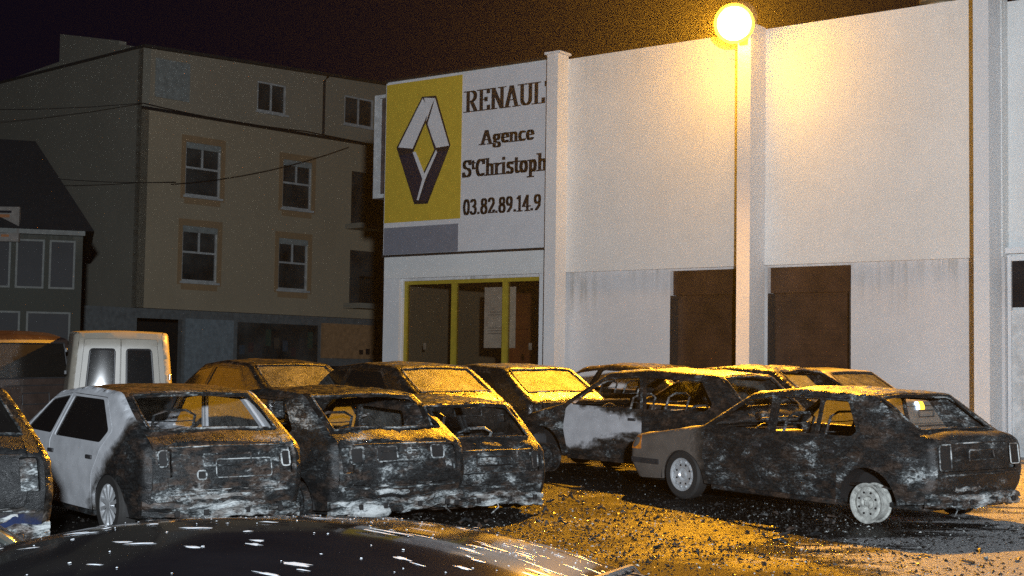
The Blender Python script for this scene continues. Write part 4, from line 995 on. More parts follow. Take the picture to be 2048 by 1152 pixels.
def make_car(name, label, kind, loc, heading, body, rear=None, glass=None, missing=(), burned=True, seed=1, sx=1.0, sz=1.0, wheels=('burnt',) * 4, tyres=(True,) * 4,
             drop=0.0, dent=.008, roll=0.0, pitch=0.0, rear_style='hatch', hood_mat=None, door_mats=None, group='burnt cars in the car park', bumper=None, door_handle=True, detail=True, cross=True, roofmat=None, cat='car', crown=.022):
    """heading: degrees the nose is turned left of straight-away-from-camera; loc: x,y of body centre"""
    sp = PROF[kind]; S = Surf(sp, dent, seed, sx, sz, crown)
    ti = math.atan(.02)
    root = empty(name, (loc[0], loc[1], G(*loc)), math.radians(90 + heading))
    # follow the gentle slope of the yard
    hr = math.radians(heading)
    root.rotation_euler = (math.radians(roll) - ti * math.sin(hr) * 1.0, math.radians(pitch) - ti * math.cos(hr), math.radians(90 + heading))
    tag(root, label, cat, group)
    car = root
    rear = rear or body; hood_mat = hood_mat or body
    inner = burnt("inside_of_" + name, seed + 40, .35, .7) if burned else M_INT
    xa, za = sp['wb'] / 2 * sx, .29
    ar = .345
    dz = -drop
    def shift(o):
        o.location.z += dz
        return o
    # ---- side panels
    bottom = []
    xf0, xr0 = S.out[0][0], S.out[-1][0]
    zb = .25
    bottom.append((xr0, S.out[-1][1])); 
    bottom += [(-xa - ar * math.cos(t), za + ar * math.sin(t)) for t in np.linspace(math.asin(-.02), math.pi - math.asin(-.02), 16)]
    bottom += [(xa - ar * math.cos(t), za + ar * math.sin(t)) for t in np.linspace(math.asin(-.02), math.pi - math.asin(-.02), 16)]
    prof_pts = [tuple(p) for p in S.pos(np.linspace(0, S.L, 90))]
    outline = prof_pts + [p for p in bottom[1:]]
    outline = [p for p in outline]
    sc = lambda poly: [(x * sx, z * sz if z > .4 else z) for x, z in poly]
    wins = [roundp(inset(sc(w_), -.014 if burned else 0.0), .03) for w_ in sp['wins']]
    doors = [roundp(sc(d_), .03, 2) for d_ in sp['doors']]
    dins = [inset(d_, .006) for d_ in doors]
    gx = np.arange(-S.xr + .03, S.xf, .085); gz = np.arange(.27, 2.0, .075)
    pts = [(x, z) for x in gx for z in gz]
    # denser lines along the rounded edge
    ss = np.linspace(0, S.L, 110); PP = S.pos(ss); TT = S.pos(ss + .01) - S.pos(ss - .01); TT /= np.linalg.norm(TT, axis=1)[:, None]
    for d_ in (.004, .012, .026, .05, .08):
        q = PP + np.stack([-TT[:, 1], TT[:, 0]], -1) * d_
        pts += [tuple(p) for p in q]
    pts = np.array(pts)
    k = pip(pts, outline); pts = pts[k]
    fill = [d_ for d_ in dins]
    vv, ff = cdt([outline] + wins + doors + dins, pts.tolist(), .09)
    c = vv[ff].mean(1); ok = pip(c, outline)
    holes = np.zeros(len(c), bool)
    for w_ in wins: holes |= pip(c, w_)
    ina = [pip(c, d_) for d_ in dins]; ring = np.zeros(len(c), bool)
    for d_, i_ in zip(doors, ina): ring |= pip(c, d_) & ~i_
    for i_ in ina: ring &= ~i_
    bodymask = ok & ~holes & ~ring
    for i_ in ina: bodymask &= ~i_
    for sd in (1, -1):
        V3 = S.side(vv[:, 0], vv[:, 1], sd)
        nm = "left" if sd > 0 else "right"
        shift(shell(V3, ff[bodymask], .025, sd > 0, "body_side", body, car))
        for di, i_ in enumerate(ina):
            key = ('door', nm, di)
            if key in missing: continue
            dm = (door_mats or {}).get((nm, di), body)
            V = V3
            d = shift(shell(V, ff[i_ & ~holes & ok], .045, sd > 0, "door", dm, car))
            poly = sp['doors'][di]
            if door_handle:
                xs = min(p[0] for p in poly if p[1] > .7) * sx + (.10 if di == 0 else .30)
                zh = .77 * sz
                y0 = S.side([xs], [zh], sd)[0][1]
                mb = MB(); mb.box((xs, y0 - .004 * sd, zh - .018), (xs + .13, y0 + .018 * sd, zh + .018), .006); mb.build("handle", M_PLASTIC, d)
        # window glass
        if glass is not None:
            for wi, w_ in enumerate(wins):
                if ('win', nm, wi) in missing: continue
                hm = pip(c, w_)
                V3g = S.side(vv[:, 0], vv[:, 1], sd, -.012)
                g = glass if not isinstance(glass, dict) else (glass.get('right', glass.get('side')) if sd < 0 else glass.get('side'))
                if g is None: continue
                shift(shell(V3g, ff[hm], .004, sd > 0, "side_window", g, car))
        # moulding
        if detail:
            mb = MB(); zz = .47
            for (a, b2) in ((.95 * sx, .14 * sx), (.10 * sx, -xa + ar + .02)):
                xs = np.linspace(a, b2, 10)
                lo = S.side(xs, np.full(10, zz), sd, .001); hi = S.side(xs, np.full(10, zz + .055), sd, .001)
                lo2 = lo + np.array([0, .012 * sd, 0]); hi2 = hi + np.array([0, .012 * sd, 0])
                vs = [*lo, *lo2, *hi2, *hi]; fs = []
                for i in range(9):
                    for j in range(4): fs.append((j * 10 + i, j * 10 + i + 1, ((j + 1) % 4) * 10 + i + 1, ((j + 1) % 4) * 10 + i))
                fs += [(0, 10, 20, 30), (9, 39, 29, 19)]
                mb.add(vs, fs)
            if not burned: shift(mb.build("side_moulding", M_PLASTIC, car))
    # ---- middle strip: bonnet, screens, roof, tail
    n = len(S.P); K = S.k2s
    if kind == 'van': kh0, kh1, kw0, kw1, kr0, kr1, kg0, kg1, kt1 = 3.1, 3.95, 4.08, 4.95, 5, 9, 10.1, 10.9, 13
    elif kind == 'minibus': kh0, kh1, kw0, kw1, kr0, kr1, kg0, kg1, kt1 = 3.1, 3.95, 4.1, 4.93, 5, 8, 8.1, 8.9, 11
    elif kind == 'lift': kh0, kh1, kw0, kw1, kr0, kr1, kg0, kg1, kt1 = 3.05, 3.97, 4.08, 4.92, 5, 7, 7.08, 7.93, 11
    elif kind == 'sedan': kh0, kh1, kw0, kw1, kr0, kr1, kg0, kg1, kt1 = 3.05, 3.97, 4.08, 4.92, 5, 7, 7.08, 7.90, 11
    else: kh0, kh1, kw0, kw1, kr0, kr1, kg0, kg1, kt1 = 3.05, 3.97, 4.08, 4.92, 5, 7, 7.09, 7.9, 10.6
    H = .78     # scale of t in the flat domain
    def trap(ka, kb, ta, tb, r=.05): return roundp([(K(ka), -ta * H), (K(kb), -tb * H), (K(kb), tb * H), (K(ka), ta * H)], r)
    outl = rect(0, -H, S.L, H)
    ws = trap(kw0, kw1, .95, .93, .06); rg = trap(kg0, kg1, .92, .925, .05)
    panels = [("hood", trap(kh0, kh1, .90, .94, .04), hood_mat)]
    hole2 = [ws]; lamps = []
    if kind == 'van':
        a, b2 = K(9.75), K(13.2)
        for sg in (-1, 1):
            panels.append(("rear_door", roundp([(a, sg * .004), (b2, sg * .004), (b2, sg * .9 * H), (a, sg * .88 * H)], .03), rear))
            hole2.append(roundp([(K(10.15), sg * .14 * H), (K(11.0), sg * .14 * H), (K(11.0), sg * .74 * H), (K(10.15), sg * .72 * H)], .05))
    else:
        kA = kg0 - .07
        kB = kt1 - .05
        panels.append(("tailgate", trap(kA, kB, .945, .80, .05), rear)); hole2.append(rg)
    # tail lamps, cut through the tail either side of the gate
    if kind == 'van': l0, l1, t0, t1 = K(12.0), K(13.0), .92, .985
    elif kind in ('sedan', 'lift'): l0, l1, t0, t1 = K(10.15), K(10.95), .70, .93
    else: l0, l1, t0, t1 = K(9.12), K(9.9), .74, .955
    if kind not in ('van', 'minibus'):
        for sg in (-1, 1):
            lp_ = roundp([(l0, sg * t0 * H), (l1, sg * t0 * H), (l1, sg * t1 * H), (l0, sg * t1 * H)], .02, 2); lamps.append((lp_, sg)); hole2.append(lp_)
    gs = np.arange(.04, S.L, .085); gt = np.linspace(-H, H, 15)[1:-1]
    pts = [(a, b2) for a in gs for b2 in gt] + [(a, sg * q * H) for a in gs for sg in (-1, 1) for q in (.93, .975)]
    pins = [inset(p, .006) for _, p, _m in panels]
    vv, ff = cdt([outl] + hole2 + [p for _, p, _m in panels] + pins, pts, .09)
    c = vv[ff].mean(1); ok = pip(c, outl); holes = np.zeros(len(c), bool)
    for w_ in hole2: holes |= pip(c, w_)
    rest = ok & ~holes; V3 = S.top(vv[:, 0], vv[:, 1] / H)
    for (nm, p, m_), pi in zip(panels, pins):
        i_ = pip(c, pi); rest &= ~pip(c, p)
        if nm in missing: continue
        shift(shell(V3, ff[i_ & ~holes], .03, True, nm, m_, car))
    roofm = rest & (c[:, 0] > K(kr0 - .4)) & (c[:, 0] < K(kr1 + .6)); 
    shift(shell(V3, ff[roofm], .025, True, "roof", roofmat or body, car))
    shift(shell(V3, ff[rest & ~roofm & (c[:, 0] < K(kr0))], .025, True, "front_end", hood_mat, car))
    shift(shell(V3, ff[rest & ~roofm & (c[:, 0] >= K(kr0))], .025, True, "rear_panel", rear, car))
    if glass is not None:
        V3g = S.top(vv[:, 0], vv[:, 1] / H, -.012)
        gm = glass if not isinstance(glass, dict) else glass.get('wind')
        if gm is not None and 'windshield' not in missing: shift(shell(V3g, ff[pip(c, ws)], .004, True, "windshield", gm, car))
        gm = glass if not isinstance(glass, dict) else glass.get('rear')
        if gm is not None and 'rear_window' not in missing:
            for w_ in (hole2[1:3] if kind == 'van' else [rg]): shift(shell(V3g, ff[pip(c, w_)], .004, True, "rear_window", gm, car))
    for lp_, sg in lamps:
        V3g = S.top(vv[:, 0], vv[:, 1] / H, -.05 if burned else .0)
        lm = burnt("burnt_lamp_cup_" + name, seed + 7, .75, .4) if burned else M_LENS
        shift(shell(V3g, ff[pip(c, lp_)], .01, True, "tail_light", lm, car))
    # seam, number plate recess, wiper on the tail
    if detail and kind != 'van':
        bm_ = burnt("burnt_trim_" + name, seed + 11, .7, .45) if burned else M_PLASTIC
        kq = (9.3, 9.62, .33) if kind not in ('sedan', 'lift') else (10.3, 10.62, .30)
        mb = MB(); q0, q1 = K(kq[0]), K(kq[1])
        ring_ = [(q0, -kq[2]), (q1, -kq[2]), (q1, kq[2]), (q0, kq[2])]
        P = []
        for (a, b2), (a2, b3) in zip(ring_, ring_[1:] + ring_[:1]):
            for t in np.linspace(0, 1, 7)[:-1]: P.append(S.top([a + (a2 - a) * t], [b2 + (b3 - b2) * t], .008)[0])
        P.append(P[0]); mb.tube(P, .009, 6); shift(mb.build("plate_surround", bm_, car))
        # rim of the rear window
        mb = MB(); a, b2 = K(kg0), K(kg1); ring_ = [(a, -.90), (b2, -.90), (b2, .90), (a, .90)]; P = []
        for (a, b2), (a2, b3) in zip(ring_, ring_[1:] + ring_[:1]):
            for t in np.linspace(0, 1, 9)[:-1]: P.append(S.top([a + (a2 - a) * t], [b2 + (b3 - b2) * t], .004)[0])
        P.append(P[0]); mb.tube(P, .011, 6); shift(mb.build("rear_window_rim", bm_, car))
        # swage line across the tail
        mb = MB(); kz = kq[0] - .22
        mb.tube([S.top([K(kz)], [t], .004)[0] for t in np.linspace(-.78, .78, 13)], .008, 5)
        mb.tube([S.top([K(kt1 + .1)], [t], .006)[0] for t in np.linspace(-.9, .9, 13)], .012, 5); shift(mb.build("swage_line", bm_, car))
    # ---- exposed crossmembers where the plastic bumper burnt away / or bumper
    xr = S.xr
    if cross and burned and kind != 'van':
        cm = burnt("bumper_beam_" + name, seed + 3, 1.0, .75, (1.0, 1.0, 3.0))
        r_ = random.Random(seed)
        for nmb, zb0, pro, hk in (("bumper_beam", .27, .0, 1.1), ("rear_valance", .435, -.05, 1.0)):
          mb = MB(); m = 41; prof = [(.0, .0), (.045, .01), (.055, .05), (.03, .065), (.055, .08), (.045, .12), (.0, .13)]
          prof = [(a + pro, b2 * hk) for a, b2 in prof]; rows = []
          for i in range(m):
            t = -1 + 2 * i / (m - 1); y = t * (S.w / 2 - .08); xx = -xr + .01 + .10 * abs(t) ** 3; jz = .014 * math.sin(5 * t + seed) + .008 * math.sin(17 * t + seed) - .025 * t * ((seed % 3) - 1)
            rows.append([(xx - a * (1 + .25 * math.sin(9 * t + seed)) + r_.uniform(-.006, .006), y, zb0 + b2 + jz + r_.uniform(-.006, .006)) for a, b2 in prof])
          vs = [p for r2 in rows for p in r2]; q = len(prof); fs = [(i * q + j, i * q + j + 1, (i + 1) * q + j + 1, (i + 1) * q + j) for i in range(m - 1) for j in range(q - 1)]
          fs += [tuple(i * q + j for i, j in ((0, jj) for jj in range(q))), tuple((m - 1) * q + j for j in reversed(range(q)))]
          mb.add(vs, fs); bb = shift(mb.build(nmb, cm, car, ang=25))
        for t in (-.7, -.25, .3, .68):
            mb = MB(); mb.box((-xr - .06, t * .72 - .022, .31), (-xr - .035, t * .72 + .022, .36), .004); shift(mb.build("bracket_hole", M_DARK, car))
        # torn bits hanging
        mb = MB()
        for k in range(1):
            y = r_.uniform(-.65, .65); l = r_.uniform(.06, .18); mb.tube([(-xr + .02, y, .33), (-xr - r_.uniform(0, .05), y + r_.uniform(-.05, .05), .33 - l * .5), (-xr + .02, y + r_.uniform(-.1, .1), .33 - l)], .007, 4)
        shift(mb.build("hanging_scrap", cm, car))
    elif kind != 'van' or not burned:
        mb = MB(); m = 21; bmt = bumper or M_PLASTIC
        for end in (-1, 1):
            xx0 = xr if end < 0 else S.xf; rows = []; prof = [(-.06, .30), (.05, .30), (.075, .36), (.075, .46), (.05, .51), (-.06, .52)]
            for i in range(m):
                t = -1 + 2 * i / (m - 1); y = t * (S.w / 2 - .035); bow = .13 * abs(t) ** 4
                rows.append([(end * (xx0 + a - bow - .02), y, b2) for a, b2 in prof])
            vs = [p for r2 in rows for p in r2]; q = len(prof); fs = [(i * q + j, i * q + (j + 1) % q, (i + 1) * q + (j + 1) % q, (i + 1) * q + j) for i in range(m - 1) for j in range(q)]
            fs += [tuple(range(q)), tuple((m - 1) * q + j for j in reversed(range(q)))]
            mb = MB(); mb.add(vs, fs); shift(mb.build("bumper", bmt, car))
    # ---- underside, wheel housings, cabin
    mb = MB(); wi = S.w / 2 - .17
    mb.box((-xr + .18, -wi, .24), (S.xf - .2, wi, .30), .01)
    mb.box((-xa + .42, -wi - .10, .22), (xa - .42, wi + .10, .29), .01)
    shift(mb.build("floor_pan", inner, car))
    for sx_ in (-1, 1):
        for sy in (-1, 1):
            mb = MB()
            vs = []; m = 14
            for i in range(m + 1):
                t = math.pi * i / m - .0
                for yy in (sy * (S.w / 2 - .045), sy * (S.w / 2 - .30)): vs.append((sx_ * xa + (ar + .012) * math.cos(t), yy, za + (ar + .012) * math.sin(t)))
            b = [(2 * i, 2 * i + 1, 2 * i + 3, 2 * i + 2) for i in range(m)]; b.append(tuple(2 * i + 1 for i in range(m + 1)))
            mb.add(vs, b)
            shift(mb.build("wheel_housing", M_DARK, car))
    mb = MB(); zc = sp['belt'] * sz - .02
    mb.box((.90 * sx, -wi - .04, .28), (.94 * sx, wi + .04, zc), .01)
    mb.box((.62 * sx, -wi, zc - .18), (.90 * sx, wi, zc - .03), .03)
    shift(mb.build("dashboard", inner, car))
    mb = MB(); cx, cy, cz = .52 * sx, .36, .80
    pr = [(cx - .07 * math.cos(a), cy + .18 * math.sin(a), cz + .17 * math.cos(a)) for a in np.linspace(0, 2 * math.pi, 21)]
    mb.tube(pr, .012, 6, False); mb.tube([(cx, cy, cz), (cx + .3, cy, cz - .1)], .02, 6); mb.tube([(cx, cy - .17, cz), (cx, cy, cz), (cx, cy + .17, cz)], .01, 5)
    shift(mb.build("steering_wheel", M_BLACKMETAL if not burned else inner, car))
    if detail:
        e = empty("seats", (0, 0, dz)); e.parent = car; seats(e, sp, burned, burnt("burnt_seat_wire_" + name, seed + 2, .8, .6) if burned else M_SEAT)
        # rear shelf remains and boot floor
        mb = MB(); mb.box((-xr + .15, -wi, .42), (-.95 * sx, wi, .45), .01); shift(mb.build("boot_floor", inner, car))
    # wheels: order FL, FR, RL, RR
    for i, (xx, sd) in enumerate(((xa, 1), (xa, -1), (-xa, 1), (-xa, -1))):
        zc_ = .285 if tyres[i] else .205
        wheel(car, xx, sd * (S.w / 2 - .11), zc_, wheels[i], sd, tyres[i], spin=seed + i)
    return car, S

M_LENS = simple("tail_lens_red", (0.12, 0.006, 0.006), 0.12, coat=1.0, var=.1)
def mirror(car, S, mat, xs=.80, drop=0):
    for sd in (1, -1):
        y = S.side([xs], [S.belt + .06], sd)[0][1]
        mb = MB(); mb.box((xs - .05, y, S.belt - .02 - drop), (xs + .05, y + sd * .17, S.belt + .11 - drop), .03); mb.build("mirror", mat, car)

def tail_rim(car, S, k0, k1, t0, t1, mat, drop, name="pressed_rim", dark=True, r=.0075):
    z0, z1 = S.k2s(k0), S.k2s(k1)
    ring_ = roundp([(z0, t0 * .78), (z1, t0 * .78), (z1, t1 * .78), (z0, t1 * .78)], .03, 4)
    P = [S.top([a], [b2 / .78], .006)[0] for a, b2 in ring_]; P.append(P[0])
    mb = MB(); mb.tube(P, r, 6, False); o = mb.build(name, mat, car); o.location.z -= drop
    if dark:
        vv, ff = cdt([inset(ring_, .004)], [], .05); V = S.top(vv[:, 0], vv[:, 1] / .78, .003)
        d = shell(V, ff, .003, True, "dark_hole", M_DARK, car); d.location.z -= drop
# front row ------------------------------------------------------------------
# white hatchback, tail burnt
m_white = half_burnt("white_paint_scorched", 1.3, (0.50, 0.51, 0.53), (-1.0, -0.80, -0.62), .17, .20, .35, .4)
m_white_roof = half_burnt("white_roof_scorched", 2.3, (0.50, 0.51, 0.53), (-1.0, 0.0, -0.15), .5, .3, .2, 1.1)
b1 = burnt("burnt_tail_a", 3, .52, .6)
def wheel_to_loc(wx, wy, heading, wb, w, end=-1, side=1):
    """centre of a car from the place of one wheel contact"""
    h = math.radians(heading); f = (-math.sin(h), math.cos(h)); l = (-math.cos(h), -math.sin(h))
    return (wx - end * f[0] * wb / 2 - side * l[0] * (w / 2 - .06), wy - end * f[1] * wb / 2 - side * l[1] * (w / 2 - .06))
HD = 38
car, S = make_car("parked_car", "white hatchback with intact side and scorched black tail", 'hatch', wheel_to_loc(-3.50, 12.87, HD, 2.54, 1.68), HD, m_white, rear=b1, drop=.075, sz=.985, glass={'side': M_SOOTGLASS, 'wind': M_SOOTGLASS, 'right': M_WFROST[2]}, seed=3,
         wheels=('spokes', 'burnt', 'spokes', 'burnt'), tyres=(True, True, True, True), dent=.003, roofmat=m_white_roof, missing=('rear_window',))
rm1 = burnt("bright_scorched_rim", 44, 1.1, .4)
tail_rim(car, S, 9.75, 9.98, .30, .42, rm1, .075); tail_rim(car, S, 9.25, 9.7, -.90, -.78, rm1, .075); tail_rim(car, S, 9.15, 9.6, .80, .92, rm1, .075)
tail_rim(car, S, 9.45, 9.95, -.62, .16, rm1, .075, dark=False, r=.005)
# second wreck
b2m = burnt("burnt_body_b", 6, .55, .35)
car, S = make_car("parked_car", "burnt out hatchback, second wreck right of the white hatchback's tail", 'hatch', (-2.22, 15.55), HD, b2m, roofmat=sooty('sooty_roof_b', 71), rear=burnt("burnt_tail_b", 8, .5, .45), glass={'right': M_WFROST[0]}, seed=5, drop=.13, tyres=(False,) * 4, wheels=('burnt',) * 4, dent=.007, missing=('hood',))
mb = MB(); mb.lathe([(.001, -.22), (.07, -.21), (.10, -.17), (.10, .17), (.07, .21), (.001, .22)], 'y', n=18)
mb.v = [(p[0] * .8 - 1.92, p[1] + .35, p[2] * .75 + .16) for p in mb.v]; mb.build("muffler", burnt("muffler_ash", 14, 1.3, .3), car)
mb = MB(); mb.tube([(-1.75, .12, .2), (-1.95, .1, .17), (-2.08, .1, .18)], .03, 8); mb.build("exhaust_pipe", burnt("muffler_ash_2", 15, .8, .9), car)
tail_rim(car, S, 9.15, 9.62, .82, .62, rm1, .13, r=.012); tail_rim(car, S, 9.15, 9.6, .40, .08, rm1, .13); tail_rim(car, S, 9.15, 9.55, -.50, -.72, rm1, .13); tail_rim(car, S, 9.22, 9.38, -.08, -.15, rm1, .13)
# third wreck, small
b3m = burnt("burnt_body_c", 9, .5, .5)
car, S = make_car("parked_car", "small burnt out hatchback with upright tail between two longer wrecks", 'small', (-1.24, 16.15), HD, b3m, roofmat=sooty('sooty_roof_c', 72, 1), rear=burnt("burnt_tail_c", 10, .55, .4), seed=9, drop=.15, sz=.95, tyres=(False,) * 4, dent=.006)
tail_rim(car, S, 9.1, 9.9, -.62, .62, b3m, .15, dark=False, r=.006); tail_rim(car, S, 9.15, 9.8, .78, .90, b3m, .15); tail_rim(car, S, 9.15, 9.8, -.90, -.78, b3m, .15)
# fourth: pale door, side on
m_e = half_burnt("pale_paint_burnt", 5.5, (0.42, 0.41, 0.42), (-1.0, .35, -.05), .25, .40, .5, .4)
m_e_door = half_burnt("pale_door_burnt", 6.5, (0.45, 0.44, 0.45), (-.55, .0, -.50, 2.9), .35, .75, .5, .4)
b4 = burnt("burnt_body_d", 12, .5, .55)
car, S = make_car("parked_car", "burnt out small car with a pale scorched door, behind the hubcap wreck", 'small', (1.98, 19.5), 44, b4, roofmat=sooty('sooty_roof_d', 73, 1), rear=burnt("burnt_tail_d", 13, .6, .4), seed=12, drop=.0, tyres=(False,) * 4, dent=.008,
         door_mats={('left', 0): m_e_door}, sx=1.18, sz=1.04)
# fifth: right-hand liftback
m_f = half_burnt("brown_grey_paint_burnt", 8.1, (0.13, 0.11, 0.095), (-1.0, .15, .93), .22, .30, .62, .45)
b5 = burnt("burnt_body_e", 16, .60, .35); b5t = burnt("burnt_tail_e", 17, .55, .35)
car, S = make_car("parked_car", "burnt out liftback with one silver hubcap left, rightmost wreck", 'lift', wheel_to_loc(3.62, 14.72, HD, 2.62, 1.68), HD, m_f, rear=b5t, glass={'right': M_WFROST[1]}, missing=(('win', 'right', 2),), seed=16, drop=.07, tyres=(True, True, False, False), wheels=('cap', 'burnt', 'ash', 'burnt'), dent=.006,
         hood_mat=m_f, roofmat=sooty('sooty_roof_e', 70, 1), door_mats={('left', 0): b5, ('left', 1): b5})
tail_rim(car, S, 10.1, 10.9, .97, .72, rm1, .07); tail_rim(car, S, 10.15, 10.8, -.74, -.97, rm1, .07, r=.006)
for sd in (1, -1):
    vv, ff = cdt([roundp([(2.02, .60), (2.19, .60), (2.17, .74), (2.02, .76)], .02)], [], .05); V = S.side(vv[:, 0], vv[:, 1], sd, .006)
    o = shell(V, ff, .01, sd > 0, "indicator", simple("amber_lens", (.45, .14, .02), .2, coat=1.0), car); o.location.z -= .07
    mb = MB(); xs = np.linspace(2.2, 1.70, 9); lo = S.side(xs, np.full(9, .44), sd, .001); hi = S.side(xs, np.full(9, .50), sd, .001); d2 = np.array([0, .014 * sd, 0])
    vs = [*lo, *(lo + d2), *(hi + d2), *hi]; mb.add(vs, [(j * 9 + i, j * 9 + i + 1, ((j + 1) % 4) * 9 + i + 1, ((j + 1) % 4) * 9 + i) for i in range(8) for j in range(4)] + [(0, 9, 18, 27), (8, 35, 26, 17)])
    o = mb.build("side_moulding", M_PLASTIC, car); o.location.z -= .07
mb = MB(); mb.box((2.14, -.62, .33), (2.27, .62, .50), .03); o = mb.build("bumper", M_PLASTIC, car); o.location.z -= .07
# far-left dark car
m_dk = half_burnt("dark_blue_paint_burnt", 4.4, (0.015, 0.025, 0.07), (.0, 1.8, -.85), .2, .3, .1, .05)
car, S = make_car("parked_car", "dark scorched hatchback cut by the left edge, in front of the white hatchback", 'hatch', (-5.07, 11.6), HD, sooty("sooted_dark_body", 31), rear=m_dk, glass={'rear': M_SOOTGLASS, 'side': M_SOOTGLASS, 'wind': M_SOOTGLASS}, seed=19, dent=.006)

# second row -----------------------------------------------------------------
G2 = 'frost-covered burnt cars in the rear row'
rowm = [sooty("sooted_body_%d" % k, 50 + k) for k in range(4)]
car, S = make_car("parked_car", "sooty hatchback with a frosted amber rear window, right of the white van", 'hatch', (-3.9, 22.0), HD, rowm[0], glass={'rear': M_WFROST[0], 'side': M_SOOTGLASS, 'wind': M_SOOTGLASS}, seed=23, dent=.005, group=G2, sz=1.04, cross=False)
car, S = make_car("parked_car", "sooty hatchback with a long frosted rear window, in front of the shop window", 'hatch', (-1.83, 21.3), HD, rowm[1], glass={'rear': M_WFROST[1], 'side': M_SOOTGLASS, 'wind': M_SOOTGLASS}, seed=24, dent=.005, group=G2, sz=1.04, cross=False, sx=1.06)
car, S = make_car("parked_car", "sooty car with frosted rear window, below the first pilaster", 'hatch', (-.3, 22.2), HD, rowm[2], glass={'rear': M_WFROST[2], 'side': M_SOOTGLASS, 'wind': M_SOOTGLASS}, seed=25, dent=.005, group=G2, sz=1.03, cross=False)
car, S = make_car("parked_car", "burnt car of which only the roof shows, left of the first roller door", 'hatch', (1.93, 26.0), 50, rowm[3], seed=26, dent=.008, group=G2, sz=1.02, cross=False)
car, S = make_car("parked_car", "gutted car with a buckled glinting roof, below the middle pilaster", 'hatch', (3.45, 22.4), 46, sooty("sooted_body_9", 61, 1), glass={'rear': None, 'side': M_WFROST[0], 'wind': M_WFROST[0]}, seed=27, dent=.014, group=G2, sz=1.05, cross=False)
# saloon near the wall
m_sal = half_burnt("grey_saloon_paint", 9.9, (0.20, 0.19, 0.17), (.6, 1.2, -1.4), .3, .3, .3, .5)
car, S = make_car("parked_car", "grey saloon parked along the garage wall behind the rightmost wreck", 'sedan', (4.92, 24.0), 42, m_sal, glass={'rear': M_WFROST[1], 'side': M_WFROST[2], 'wind': M_SOOTGLASS}, seed=28, dent=.002, burned=False, group=G2, sz=1.02)

for nm, lab, t0, t1, colr, st in (("tail_light", "lit red lamp", .80, .94, (1.0, .05, .02), 6.0), ("reversing_light", "lit cold white lamp", .28, .38, (.55, .75, 1.0), 6.0), ("indicator", "lit amber lamp", .08, .24, (1.0, .5, .03), 3.5)):
    vv, ff = cdt([rect(S.k2s(9.75), t0 * .78, S.k2s(10.25), t1 * .78)], [], .06); V = S.top(vv[:, 0], vv[:, 1] / .78, .02)
    o = shell(V, ff, .015, True, nm, emit(nm + "_glow", colr, st, colr), car); o['label'] = lab
# vans -------------------------------------------------------------------------
m_vanw = simple("white_van_paint", (0.27, 0.245, 0.20), .4, var=.12, vs=3)
car, S = make_car("parked_van", "small white van seen from behind, two rear windows", 'van', (-5.95, 21.9), 17, m_vanw, glass=M_CARGLASS, seed=30, dent=0, burned=False, sz=1.0, wheels=('cap',) * 4, group='vans at the back of the car park', cat='van')
for yy in (.06, -.5):
    mb = MB(); mb.box((-2.14, -yy if yy < 0 else -.02, 1.12), (-2.10, (-yy if yy < 0 else -.02) + .03, 1.24), .006)
mb = MB(); mb.box((-2.15, -.67, 1.18), (-2.08, -.64, 1.27), .008); mb.build("door_handle", M_CHROME, car)
for sg in (-1, 1):
    ring_ = roundp([(S.k2s(10.15), sg * .14 * .78), (S.k2s(11.0), sg * .14 * .78), (S.k2s(11.0), sg * .74 * .78), (S.k2s(10.15), sg * .72 * .78)], .05, 4)
    P = [S.top([a], [b2 / .78], .002)[0] for a, b2 in ring_]; P.append(P[0]); mb = MB(); mb.tube(P, .014, 6, False); mb.build("window_gasket", M_PLASTIC, car)
mb = MB()
for zz in (1.25, 1.55): mb.box((-2.11, .70, zz), (-2.02, .74, zz + .06), .008)
mb.build("hinge", M_PLASTIC, car)
car, S = make_car("parked_van", "dark minibus with a band of side windows at the left edge", 'minibus', (-8.5, 20.9), 62, simple("dark_van_paint", (0.045, 0.03, 0.025), .3, var=.3, coat=.6), glass=M_SOOTGLASS, seed=33, dent=0, sz=.94, burned=False, wheels=('cap',) * 4, group='vans at the back of the car park', cat='van')

# foreground --------------------------------------------------------------------
m_black = simple("black_paint", (0.006, 0.006, 0.007), .09, coat=.25, var=.3)
FG = 'snow-flecked cars nearest the camera'
FCAR, FS_ = make_car("parked_car", "glossy black car with snow streaks on its roof, nearest the camera", 'narrow_hatch', (-.34, 2.66), -10, m_black, glass=M_CARGLASS, seed=35, sz=1.02, dent=0, drop=.035, crown=.085, burned=False, wheels=('cap',) * 4, group=FG)
for sd in (1, -1):
    mb = MB(); qs = np.linspace(FS_.k2s(4.15), FS_.k2s(7.6), 40)
    P = FS_.top(qs, np.full(40, .985 * sd), .004); P[:, 1] += sd * .010
    mb.tube([tuple(p) for p in P], .007, 8); mb.build("roof_gutter", M_CHROME, FCAR).location.z -= .035
OCAR, OS_ = make_car("parked_car", "car corner with bright windscreen pillar at the lower left", 'hatch', (-2.14, 3.75), -20, simple("grey_green_paint", (0.05, 0.055, 0.05), .2, coat=1.0), glass=M_CARGLASS, seed=36, dent=0, burned=False, wheels=('cap',) * 4, group=FG)

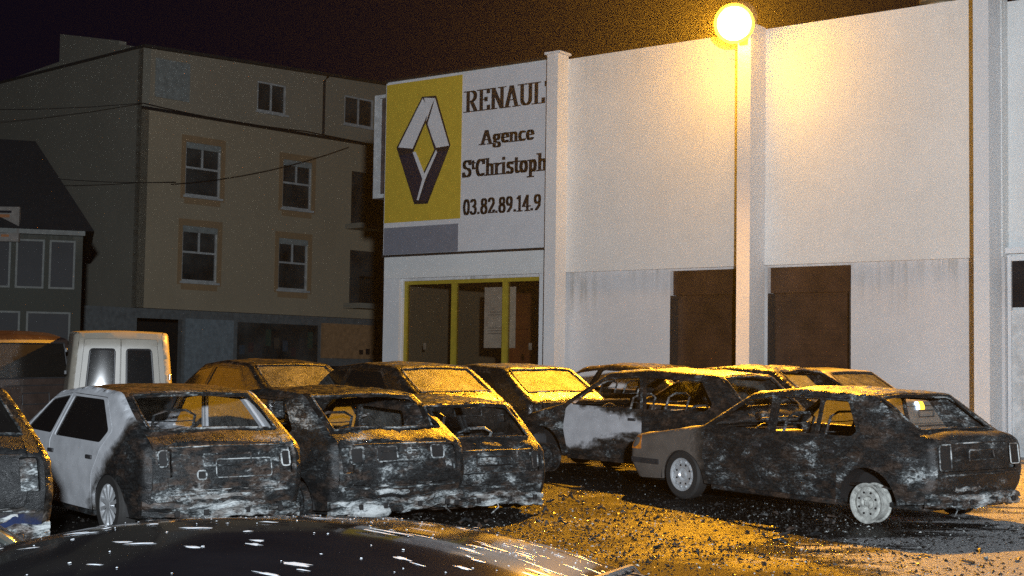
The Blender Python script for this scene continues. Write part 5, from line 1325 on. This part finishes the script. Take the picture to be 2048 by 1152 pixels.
for sd in (1, -1):
    mb = MB(); qs = np.linspace(OS_.k2s(4.05), OS_.k2s(5.1), 14); P = OS_.top(qs, np.full(14, .965 * sd), .006)
    mb.tube([tuple(p) for p in P], .010, 8); mb.build("glint_trim", M_CHROME, OCAR)  # bright strip added so the pillar catches an orange glint
def snow_on(car, S, n, seed, drop=.035):
    r = random.Random(seed); mb = MB()
    for i in range(n):
        q = r.uniform(S.k2s(5.0), S.k2s(6.6)); t = r.uniform(-.97, .9)
        if r.random() < .30: t = r.uniform(-.98, -.62); 
        big = r.random() < .14
        if r.random() < .66: a, b2 = (r.uniform(.0015, .0035),) * 2
        else: a, b2 = r.uniform(.003, .009) * (1.8 if big else 1), r.uniform(.010, .032) * (1.6 if big else 1)
        m = 11; P = []; rot = r.uniform(-.1, .25)
        for k in range(m):
            th = 2 * math.pi * k / m; j = r.uniform(.35, 1.15)
            dq, dt = a * math.cos(th) * j, b2 * math.sin(th) * j
            P.append((q + dq * math.cos(rot) - dt * math.sin(rot), t + (dq * math.sin(rot) + dt * math.cos(rot)) / .62))
        lo = S.top([p[0] for p in P], [max(-.999, min(.999, p[1])) for p in P], .0005)
        hi = S.top([q + (p[0] - q) * .7 for p in P], [max(-.999, min(.999, t + (p[1] - t) * .7)) for p in P], r.uniform(.0004, .0010))
        cc = S.top([q], [t], .0012)
        vs = [*map(tuple, lo), *map(tuple, hi), tuple(cc[0])]
        mb.add(vs, [(k, (k + 1) % m, m + (k + 1) % m, m + k) for k in range(m)] + [(m + k, m + (k + 1) % m, 2 * m) for k in range(m)])
    o = mb.build("snow_flecks", simple("snow", (0.36, 0.38, 0.40), .5, var=.05, bmp=.3), None)
    o.matrix_world = Matrix.Translation((0, 0, -drop)) @ car.matrix_basis
    tag(o, "white streaks and specks of melting snow on the black roof", "snow", kind='stuff')
bpy.context.view_layer.update()
snow_on(FCAR, FS_, 330, 5)

# ------------------------------------------------------------------ damp night air
def haze():
    mb = MB(); mb.box((-60, -20, -2.5), (60, 110, 20))
    m = bpy.data.materials.new("night_mist"); m.use_nodes = True; nt = m.node_tree; nt.nodes.remove(nt.nodes["Principled BSDF"])
    v = nt.nodes.new('ShaderNodeVolumePrincipled'); v.inputs['Color'].default_value = (.9, .9, .92, 1); v.inputs['Density'].default_value = 0.0002; v.inputs['Anisotropy'].default_value = .8
    nt.links.new(v.outputs[0], nt.nodes['Material Output'].inputs['Volume'])
    tag(mb.build("haze", m, None, smooth=False), "thin damp night air", "haze", kind='stuff')
haze()
